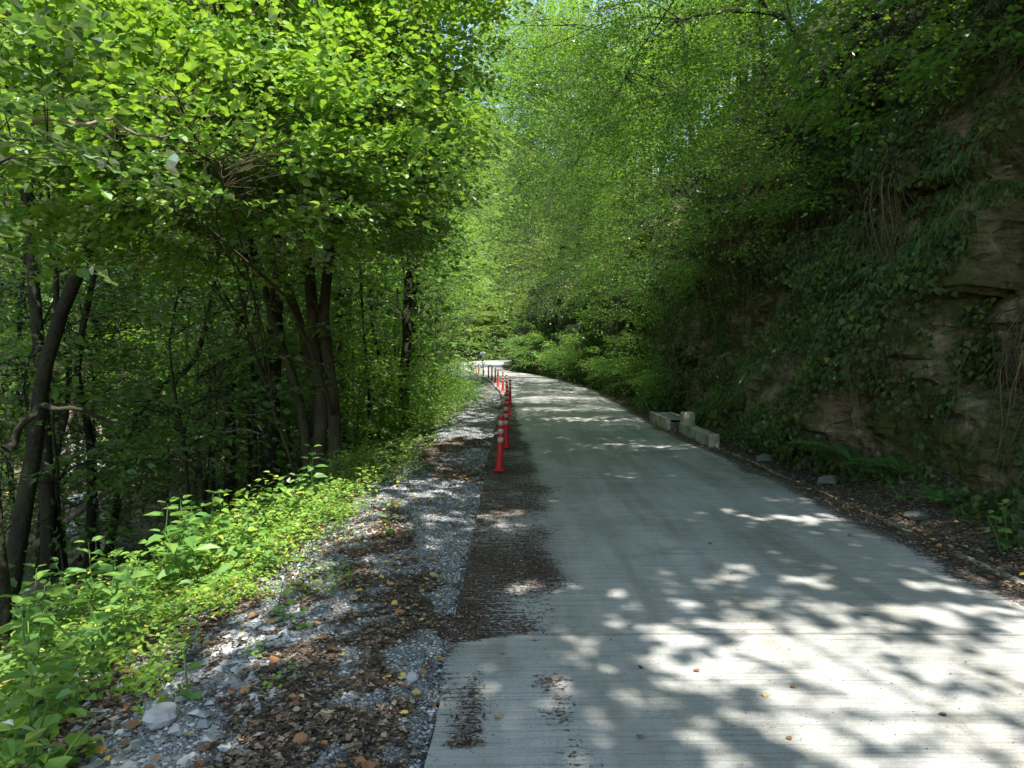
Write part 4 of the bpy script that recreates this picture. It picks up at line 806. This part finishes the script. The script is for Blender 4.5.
left_tree('roadside_tree', 'tree over the left road edge beyond the first dark one', -3.3, 24, [(-3.2, 24, 3), (-2.9, 23.8, 6), (-2.6, 23.5, 10)], .17, [(-2.2, 23.5, 9.5, (2.4, 3.0, 4.5), 1000), (-2.6, 22.5, 4.2, (1.3, 1.6, 1.6), 120)], 38, nl=16)
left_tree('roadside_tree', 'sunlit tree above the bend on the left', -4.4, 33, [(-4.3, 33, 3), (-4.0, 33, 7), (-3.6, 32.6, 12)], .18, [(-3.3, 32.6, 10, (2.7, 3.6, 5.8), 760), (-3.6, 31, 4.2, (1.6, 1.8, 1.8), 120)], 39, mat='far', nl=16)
left_tree('overhanging_bush_tree', 'big leafed branch hanging in from the left edge near the camera', -5.2, 2.6, [(-5.0, 2.8, 1.2), (-4.4, 3.2, 2.6), (-3.8, 3.4, 3.8)], .07, [(-2.95, 4.0, 2.85, (.55, .6, .55), 36), (-4.2, 3.6, 4.0, (1.3, 1.2, .7), 60), (-3.3, 4.4, 3.7, (.7, .7, .5), 26)], 40, 'hazel', 'dark', nl=8)

# right-hand trees leaning over the road from the top of the cliff
RT = [(8.0, 'beech overhanging the foreground from the cliff top', [(3.2, 7.2, 9.4, (3.7, 2.9, 1.6), 1400), (7.2, 6.4, 10.0, (2.4, 2.8, 1.5), 520)], 'mid', 41),  # wholly out of view; crowns added as occluders for the near road
      (11.5, 'beech leaning out above the near cliff', [(2.6, 11, 10.2, (4.0, 3.0, 1.9), 1100), (7.4, 11, 10.6, (2.4, 2.8, 1.6), 420), (5.6, 10.4, 5.6, (1.5, 1.5, .8), 90)], 'mid', 42),  # two high crowns are unseen, added for shade; the low sprays show
      (15.0, 'beech with low sprays above the middle of the cliff', [(4.2, 14.2, 6.9, (2.6, 2.4, 1.9), 420), (5.2, 13.2, 4.6, (1.4, 1.6, .8), 110), (2.0, 15, 11, (3.6, 2.8, 1.8), 650)], 'beech', 43),
      (19.5, 'beech whose branches sweep down over the drain box', [(3.3, 19, 7.0, (3.0, 2.8, 3.0), 760), (4.9, 17.5, 4.0, (1.3, 1.8, .9), 150), (1.4, 19.5, 12.5, (3.2, 3, 2), 520), (1.7, 18.5, 8.8, (1.9, 2.4, 1.7), 340)], 'beech', 44),
      (25.0, 'beech with drooping crown halfway to the bend', [(2.6, 25, 8.8, (3.5, 3.4, 5.0), 1300), (1.2, 26, 13, (2.6, 2.6, 2.2), 420), (4.6, 22, 3.6, (1.3, 2, 1.0), 120)], 'beech', 45),
      (32.0, 'tall beech above the light rock outcrop', [(2.6, 31.5, 9.8, (3.6, 3.8, 6.0), 1300), (1.6, 33, 14, (3.4, 3, 3.6), 1000), (4.2, 28, 4.2, (1.4, 2, 1.2), 110)], 'mid', 46),
      (41.0, 'tall bright tree over the outside of the bend', [(2.2, 40, 10.5, (3.8, 4.4, 7.2), 1300), (1.6, 42, 17.5, (4.0, 4, 4.5), 900), (3.6, 36, 4.4, (1.8, 2.4, 1.5), 110)], 'mid', 47),
      (53.0, 'sunlit tree at the end of the straight', [(1.6, 52, 10.5, (4.6, 5, 8.0), 600), (3.0, 54, 20, (5.5, 4, 7), 600)], 'mid', 48),
      (66.0, 'pale tree where the road goes out of sight', [(.6, 65, 10.5, (4.4, 5.5, 8.5), 500), (5, 68, 22, (7, 5, 9), 650)], 'far', 49),
      (3.5, 'tree over the camera side of the road', [(3.4, 3.0, 9.6, (3.9, 2.9, 1.6), 1500), (7.2, 2.6, 10.2, (2.4, 2.8, 1.5), 420)], 'mid', 50), (-1, 'tree overhanging the road behind the viewer', [(3.4, -1.4, 9.8, (3.9, 2.8, 1.7), 1250)], 'mid', 51), (-5.5, 'last tree overhanging behind the viewer', [(3.0, -6, 9.8, (3.8, 2.8, 1.7), 600)], 'mid', 52)]  # these three stay out of view, added to shade the near road
for y, t, cr, kd, sd in RT:
    x = float(xr(y)) + 4.6; bb = g0(x, y); c0 = cr[0]
    st = [([(0, 0, 0), (-.3, -.1, 1.6), (-1.0, -.2, 3.2), ((c0[0] - x) * .8, c0[1] - y, max(c0[2] - bb[2], 2.5) + .4)], .095 if y < 12 else .19 if y < 30 else .24, .04 if y > 12 else .018)]
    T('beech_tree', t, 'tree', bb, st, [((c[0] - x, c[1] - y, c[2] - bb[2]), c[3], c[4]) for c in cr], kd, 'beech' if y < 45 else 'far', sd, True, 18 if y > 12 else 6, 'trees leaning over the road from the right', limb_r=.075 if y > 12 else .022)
# shrub with larger leaves hanging at the top right
T('hanging_shrub', 'broad leafed shrub with a few yellow leaves hanging at the top right', 'shrub', (6.4, 8.8, 5.4), [([(0, 0, 0), (-.5, -.2, .2), (-1.0, -.5, -.2)], .03, .012), ([(0, 0, 0), (-.3, -.6, .3), (-.6, -1.3, 0)], .03, .012)],
  [((-.9, -.3, -.3), (.7, .9, .6), 34), ((-.5, -1.3, -.1), (.6, .6, .5), 24)], 'hazel', 'beech', 53, False, 8)

# shared kinds, copied
def place(protos, spots, labels, group, seed):
    r = np.random.default_rng(seed); used = set()
    for i, (x, y, s) in enumerate(spots):
        k = i % len(protos); o = protos[k] if k not in used else copy_tree(protos[k], (0, 0, 0)); used.add(k)
        o.location = g0(x, y); o.rotation_euler = (0, 0, r.uniform(0, 6.28)); q = s * r.uniform(.9, 1.12); o.scale = (q, q, q * r.uniform(.92, 1.1)); L_ = labels(x, y) if callable(labels) else (labels, group); o['label'] = L_[0]; o['group'] = L_[1]
def proto_tree(name, cat, H, z0, rad, ns, kind, mat, seed, r0=.13, nl=12, bark='bark'):
    r = np.random.default_rng(seed); l1, l2 = r.uniform(-.5, .5, 2), r.uniform(-.9, .9, 2)
    return T(name, 'x', cat, (0, 0, 0), [([(0, 0, 0), (*(l1 * .5), H * .3), (*l1, H * .6), (*l2, H * .97)], r0, r0 * .25)], [((l2[0] * .8, l2[1] * .8, (z0 + H) / 2), (rad, rad, (H - z0) / 2), ns), ((0, 0, z0 + .2 * (H - z0)), (rad * .7, rad * .7, (H - z0) * .2), ns // 6)], kind, mat, seed, False, nl, bark=bark, sides=7)
FT = [proto_tree('forest_tree', 'tree', 12, 5.2, 2.7, 300, 'mid', 'beech', 61), proto_tree('forest_tree', 'tree', 13, 5.8, 2.5, 280, 'mid', 'dark', 62, .11), proto_tree('forest_tree', 'tree', 11, 4.5, 2.9, 300, 'mid', 'beech', 63, .15)]
rs = np.random.default_rng(70); sp = []
def spots(n, fx, y0, y1, dmin, keep, s=(.9, 1.3)):
    out = []; tries = 0
    while len(out) < n and tries < 6000:
        tries += 1; y = rs.uniform(y0, y1); x = fx(y)
        if keep(x, y) and all((x - a) ** 2 + (y - c) ** 2 > dmin ** 2 for a, c, _ in out): out.append((x, y, rs.uniform(*s)))
    return out
lf = spots(50, lambda y: float(xl(y)) - rs.uniform(4.2, 26), 9, 62, 2.5, lambda x, y: not (6.6 < xl(y) - x < 10.6) and x > -(y * 1.1 + 6) and not (-5.5 < x < -3.4 and y < 15.5))
place(FT, lf, lambda x, y: ('slender dark tree on the slope between the left shoulder and the stream', 'trees above the near bank of the stream') if xl(y) - x < 6.7 else ('slender dark tree on the far bank of the stream', 'trees on the far bank') if xl(y) - x < 14 else ('tree high in the wood behind the stream', 'trees high behind the stream'), 0, 71)
FR = [proto_tree('hillside_tree', 'tree', 11, 3.2, 3.0, 280, 'mid', 'beech', 64, .15), proto_tree('hillside_tree', 'tree', 12, 3.6, 2.8, 280, 'mid', 'dark', 65, .13)]
place(FR, spots(34, lambda y: float(xr(y)) + rs.uniform(6.5, 26), 6, 75, 3.2, lambda x, y: x < y * .8 + 8), 'tree on the steep slope above the cliff', 'trees above the cliff', 72)
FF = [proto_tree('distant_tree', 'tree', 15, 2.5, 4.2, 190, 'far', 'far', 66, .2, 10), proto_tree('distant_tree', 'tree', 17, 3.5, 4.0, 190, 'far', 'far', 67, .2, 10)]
far = spots(70, lambda y: rs.uniform(-38, 30), 58, 165, 4.6, lambda x, y: (x < xl(y) - 7.5 or x > xr(y) + 8 or y > 135) and abs(x) < y * .5, (1.1, 1.7))
far += spots(34, lambda y: rs.uniform(-34, 12), 118, 150, 4.0, lambda x, y: (x < xl(y) - 7 or x > xr(y) + 4))
place(FF, far, lambda x, y: ('pale distant tree left of the road bend', 'distant trees left of the bend') if x < xl(y) - 1 and y < 120 else ('pale distant tree right of the road bend', 'distant trees right of the bend') if y < 120 else ('farthest pale tree closing the view behind the rider', 'farthest trees behind the bend'), 0, 73)
SP_ = [proto_tree('sapling', 'sapling', 4.6, .8, 1.25, 60, 'mid', 'dark', 68, .035, 9), proto_tree('sapling', 'sapling', 5.4, 1.6, 1.3, 55, 'mid', 'beech', 69, .03, 9), proto_tree('sapling', 'sapling', 6.0, 2.6, 1.2, 45, 'mid', 'dark', 74, .035, 8)]
place(SP_, spots(110, lambda y: float(xl(y)) - rs.uniform(2.4, 22), 9.5, 52, 1.1, lambda x, y: not (6.8 < xl(y) - x < 10.4) and x > -(y * .72 + 1) and not (-3.9 < x < -2.0 and y < 12.5)), lambda x, y: ('thin sapling on the slope above the stream left of the road', 'saplings above the stream') if xl(y) - x < 6.9 else ('thin sapling on the bank across the stream', 'saplings across the stream'), 0, 75)
SQ = [proto_tree('leafy_sapling', 'sapling', 3.6, .3, 1.15, 90, 'beech', 'dark', 90, .025, 9), proto_tree('leafy_sapling', 'sapling', 4.4, 1.2, 1.2, 90, 'beech', 'beech', 91, .025, 9)]
place(SQ, spots(11, lambda y: float(xl(y)) - rs.uniform(4.5, 8.5), 10, 22, 1.1, lambda x, y: x > -(y * .72 + .5) and not (-3.9 < x < -2.0)), 'low leafy sapling between the trunks and the stream', 'leafy saplings by the stream', 92)
# bare thin stems and dead sticks in the wood
pol = empty('thin_tree', (0, 0, 0), 'x', 'stem'); m = MB(); r_ = np.random.default_rng(5)
p = smooth_path([(0, 0, 0), (.1, 0, 1.8), (-.15, .05, 3.6), (.2, 0, 6.5)], 12, .03, r_); tubes(m, p, np.linspace(.05, .02, 12), 6); B_ = []
for k in range(16):
    j = r_.integers(2, 11); a = r_.uniform(0, 6.28); L_ = r_.uniform(.4, 1.3); B_.append([p[j], p[j] + np.array([math.cos(a), math.sin(a), .3]) * L_ * .5, p[j] + np.array([math.cos(a), math.sin(a), r_.uniform(-.2, .5)]) * L_])
tubes(m, np.array(B_), np.broadcast_to([.012, .008, .003], (16, 3)), 3); m.obj('trunk', M['bark'], pol)
place([pol], spots(34, lambda y: float(xl(y)) - rs.uniform(2.6, 13), 10, 34, .7, lambda x, y: x > -(y * .72)), 'bare thin stem among the trunks of the left wood', 'bare stems of the left wood', 76)

# arched roots, fallen log and dead branches
m = MB(); tubes(m, smooth_path([(-14.8, 21, .05), (-13.6, 20.8, .25), (-12.6, 20.6, .20), (-11.9, 20.5, .12), (-11.0, 20.7, -.15), (-9.8, 21, -.1)], 20, .03, r_), np.linspace(.19, .07, 20), 8)
tag(m.obj('fallen_log', M['bark'], smooth=True), 'mossy log lying level at the left, with the arched roots under it', 'log')
for pts, r0, t in [([(-12.1, 20.5, .15), (-12.35, 20.3, -.5), (-12.5, 20.1, -1.1), (-12.9, 20, -1.9)], .17, 'thick pale root bending down to the boulder'), ([(-12.0, 20.5, .12), (-11.5, 20.3, -.4), (-11.1, 20.2, -.95), (-10.4, 20, -1.15)], .12, 'pale root slanting down to the right of the thick one'), ([(-12.3, 20.2, -.3), (-12.0, 20.0, -.9), (-12.3, 19.8, -1.3), (-12.9, 19.7, -1.6)], .06, 'thin twisted root between the two pale ones')]:
    m = MB(); tubes(m, smooth_path(pts, 14, .03, r_), np.linspace(r0, r0 * .55, 14), 8); tag(m.obj('bare_root', M['deadwood'], smooth=True), t, 'root', 'arched roots')
for pts, r0, t in [([(-6.0, 14.2, -1.5), (-5.9, 13.9, -.6), (-5.75, 13.6, .2), (-5.2, 13.2, 1.3), (-4.9, 13, 2.0)], .05, 'pale dead branch standing crooked in the middle of the wood'), ([(-6.0, 13.0, .3), (-5.5, 12.8, .45), (-5.1, 12.6, .62), (-4.6, 12.6, .5), (-3.9, 12.4, .75)], .03, 'thin pale branch lying across the dark stems'),
                   ([(-5.2, 12, .2), (-4.6, 12, .35), (-4.1, 12, .30)], .03, 'short bleached stick left of the thick trunk'), ([(-7.2, 11, -1.3), (-6.4, 11.2, -.7), (-5.6, 11.4, -.1), (-4.9, 11.5, .5)], .06, 'dark fallen limb slanting up above the stream'), ([(-3.2, 5.0, 3.15), (-2.85, 5.0, 3.2), (-2.6, 5.05, 3.12), (-2.3, 5.1, 3.1)], .018, 'broken pale twig at the upper left')]:
    m = MB(); q = smooth_path(pts, 12, .03, r_); tubes(m, q, np.linspace(r0, r0 * .35, 12), 6); tag(m.obj('dead_branch', M['deadwood'], smooth=True), t, 'branch')

# shrubs
def proto_bush(seed, H, rad, ns, kind, mat):
    r = np.random.default_rng(seed); st = []
    for k in range(5):
        a = k * 1.26 + r.uniform(0, .5); st.append(([(0, 0, 0), (math.cos(a) * rad * .3, math.sin(a) * rad * .3, H * .5), (math.cos(a) * rad * .6, math.sin(a) * rad * .6, H * .85)], .022, .008))
    return T('shrub', 'x', 'shrub', (0, 0, 0), st, [((0, 0, H * .52), (rad, rad, H * .48), ns)], kind, mat, seed, False, 10, sides=5, limb_r=.012)
BS = [proto_bush(81, 1.6, 1.0, 150, 'beech', 'beech'), proto_bush(82, 1.2, .9, 110, 'hazel', 'beech'), proto_bush(83, 2.2, 1.1, 190, 'beech', 'beech')]
BB = [(4.7, 19.5, .9, 'dark shrub behind the drain box'), (4.6, 22.5, .9, 'shrub on the right bank beyond the drain box'), (4.9, 26.0, 1.1, 'rounded shrub below the light rock outcrop'), (4.7, 29.5, 1.1, 'grey green shrub left of the light rock outcrop'), (4.5, 33.5, 1.2, 'shrub with arching sprays on the inside of the right bank'),
      (4.3, 38, 1.3, 'bright shrub beside the sunlit road bend'), (3.8, 43, 1.3, 'shrub at the outside of the bend'), (3.2, 48, 1.4, 'shrub before the end of the right bank'), (2.2, 54, 1.4, 'shrub at the corner where the road disappears'), (1.4, 61, 1.4, 'dark shrub closing the view of the road'), (1.6, 68, 1.4, 'farthest shrub on the right bank'),
      (-2.35, 21.0, .95, 'lime green shrub behind the posts on the left'), (-2.6, 25, 1.0, 'bright shrub on the left bank beyond the lime green one'), (-3.4, 30, .9, 'sunlit shrub beside the left row of posts'), (-4.6, 37, 1.0, 'shrub left of the middle posts'), (-5.9, 44, 1.1, 'shrub left of the far posts'), (-7.6, 52, 1.1, 'sunlit shrub over the farthest posts'), (-9.4, 60, 1.1, 'pale shrub left of the rider'), (-10.6, 70, 1.5, 'pale tall shrub farther left of the rider'),
      (-2.2, 16.2, .7, 'low dark shrub on the left bank before the lime green one'), (-3.6, 16.8, 1.2, 'shaded shrub between the stems and the roadside tree')]
for i, (x, y, s, t) in enumerate(BB):
    k = i % 3; o = BS[k] if i < 3 else copy_tree(BS[k], (0, 0, 0)); o.location = g0(x, y); o.rotation_euler = (0, 0, i * 1.7); o.scale = (s, s, s); o['label'] = t; o['group'] = 'shrubs along the banks'

# ================================================================== MOTORCYCLE AND RIDER
mx0, my0 = -3.95, 100.0
e = empty('motorcycle', (mx0, my0, .01), 'dark motorcycle coming towards the camera far down the road', 'motorcycle'); c3 = lambda x, y, z: (mx0 + x, my0 + y, .01 + z); ol = (mx0, my0, .01)
for yy in (-.70, .70):
    m = MB(); a = np.linspace(0, 2 * np.pi, 25); P = np.stack([0 * a, .27 * np.cos(a), .27 * np.sin(a)], -1) + c3(0, yy, .33); tubes(m, P, np.full(25, .06), 8); w = m.obj('wheel', M['rubber'], e, True, ol)
    m = MB(); lathe(m, c3(-.04, yy, .33), [(.001, 0), (.05, 0), (.05, .08), (.001, .08)], 10, (1, 0, 0))
    for k in range(6): A = k * math.pi / 3; tubes(m, np.array([c3(0, yy, .33), c3(0, yy + .22 * math.cos(A), .33 + .22 * math.sin(A))]), np.array([.012, .012]), 4)
    m.obj('rim', M['chrome'], w, loc=(0, 0, 0)).location = (0, 0, 0)
    w.children[0].data.transform(__import__('mathutils').Matrix.Translation((-ol[0], -ol[1], -ol[2])))
m = MB(); tubes(m, smooth_path([c3(0, -.62, .75), c3(0, -.3, .86), c3(0, .1, .92), c3(0, .35, .80), c3(0, .9, .88)], 14), np.interp(np.linspace(0, 1, 14), [0, .2, .45, .7, 1], [.16, .25, .22, .14, .06]), 10); m.obj('body', M['black'], e, True, ol)
m = MB(); box(m, c3(0, -.02, .48), (.34, .50, .38), ch=.04); m.obj('engine', M['black'], e, loc=ol)
m = MB(); [tubes(m, np.array([c3(s * .09, -.70, .33), c3(s * .09, -.50, .95)]), np.array([.028, .028]), 6) for s in (-1, 1)]; m.obj('fork', M['chrome'], e, loc=ol)
m = MB(); tubes(m, smooth_path([c3(-.38, -.30, 1.06), c3(-.2, -.42, 1.04), c3(.2, -.42, 1.04), c3(.38, -.30, 1.06)], 9), np.full(9, .016), 6); m.obj('handlebar', M['black'], e, loc=ol)
m = MB(); lathe(m, c3(0, -.58, .92), [(.001, .06), (.09, .05), (.09, -.02), (.001, -.03)], 14, (0, -1, 0)); m.obj('headlight', M['glass'], e, True, ol)
m = MB(); X_, Z_ = np.meshgrid(np.linspace(-.18, .18, 7), np.linspace(0, .32, 4)); gridmesh(m, X_ + mx0, -.56 + .35 * Z_ + 1.5 * X_ ** 2 + my0, Z_ + 1.0); ws = m.obj('windscreen', M['glass'], e, loc=ol); ws.modifiers.new('thick', 'SOLIDIFY').thickness = .006
for s in (-1, 1):
    m = MB(); tubes(m, np.array([c3(s * .25, -.38, 1.06), c3(s * .33, -.38, 1.18)]), np.array([.008, .008]), 4); lathe(m, c3(s * .33, -.38, 1.18), [(.001, -.012), (.05, -.01), (.05, .01), (.001, .012)], 10, (0, 1, 0)); m.obj('mirror', M['black'], e, loc=ol)

def skin_body(name, verts, edges, radii, mat, parent, root=0, sub=2):
    me = bpy.data.meshes.new(name); me.from_pydata(verts, edges, []); me.update(); o = bpy.data.objects.new(name, me); COL.objects.link(o); o.parent = parent
    o.modifiers.new('skin', 'SKIN'); sv = me.skin_vertices[0].data if me.skin_vertices else None
    if sv is None:
        import bmesh; bm = bmesh.new(); bm.from_mesh(me); bm.verts.layers.skin.verify(); bm.to_mesh(me); bm.free(); sv = me.skin_vertices[0].data
    for k, r in enumerate(radii): sv[k].radius = (r, r) if np.isscalar(r) else r; sv[k].use_root = (k == root)
    s = o.modifiers.new('sub', 'SUBSURF'); s.levels = sub; s.render_levels = sub; me.materials.append(mat); return o
pe = empty('person', (mx0, my0 + .18, .82), 'motorcyclist in a pale jacket and dark helmet sitting on the motorcycle', 'person', None)
V_ = [(0, .05, .08), (0, .03, .28), (0, -.02, .48), (0, -.04, .60), (0, -.07, .70),
      (-.19, -.03, .55), (-.33, -.18, .34), (-.36, -.42, .27), (.19, -.03, .55), (.33, -.18, .34), (.36, -.42, .27),
      (-.12, .0, .06), (-.25, -.36, .04), (-.24, -.24, -.34), (-.24, -.36, -.44), (.12, .0, .06), (.25, -.36, .04), (.24, -.24, -.34), (.24, -.36, -.44)]
E_ = [(0, 1), (1, 2), (2, 3), (3, 4), (2, 5), (5, 6), (6, 7), (2, 8), (8, 9), (9, 10), (0, 11), (11, 12), (12, 13), (13, 14), (0, 15), (15, 16), (16, 17), (17, 18)]
Rr = [.15, .16, .17, .06, .055, .075, .05, .035, .075, .05, .035, .10, .075, .055, .045, .10, .075, .055, .045]
body = skin_body('body', V_, E_, Rr, M['trousers'], pe)
jk = skin_body('jacket', [(0, .05, .12)] + V_[1:3] + [(0, -.035, .56)] + V_[5:11], [(0, 1), (1, 2), (2, 3), (2, 4), (4, 5), (5, 6), (2, 7), (7, 8), (8, 9)], [.17, .18, .19, .08, .09, .062, .045, .09, .062, .045], M['jacket'], pe)
m = MB(); blob(m, (0, -.09, .84), .125, 5, 12, 0, 1.15); hd = m.obj('face', M['skin'], pe, True)
m = MB(); lathe(m, (0, -.07, .74), [(.115, 0), (.145, .06), (.15, .13), (.13, .22), (.07, .27), (.001, .28)], 20); hm = m.obj('helmet', M['helmet'], pe, True)
m = MB(); box(m, (0, -.20, .87), (.17, .05, .09), ch=.015); m.obj('visor', M['glass'], pe)
for s in (-1, 1):                                        # gloved hands closed on the grips
    m = MB(); box(m, (s * .365, -.455, .255), (.085, .09, .035), ch=.01)
    for k in range(4): tubes(m, np.array([(s * .365 + (k - 1.5) * .022, -.48, .27), (s * .365 + (k - 1.5) * .022, -.53, .262), (s * .365 + (k - 1.5) * .022, -.53, .225), (s * .365 + (k - 1.5) * .022, -.495, .215)]), np.full(4, .010), 5)
    tubes(m, np.array([(s * .32, -.44, .25), (s * .31, -.49, .225), (s * .33, -.51, .215)]), np.full(3, .012), 5); m.obj('glove', M['black'], pe)
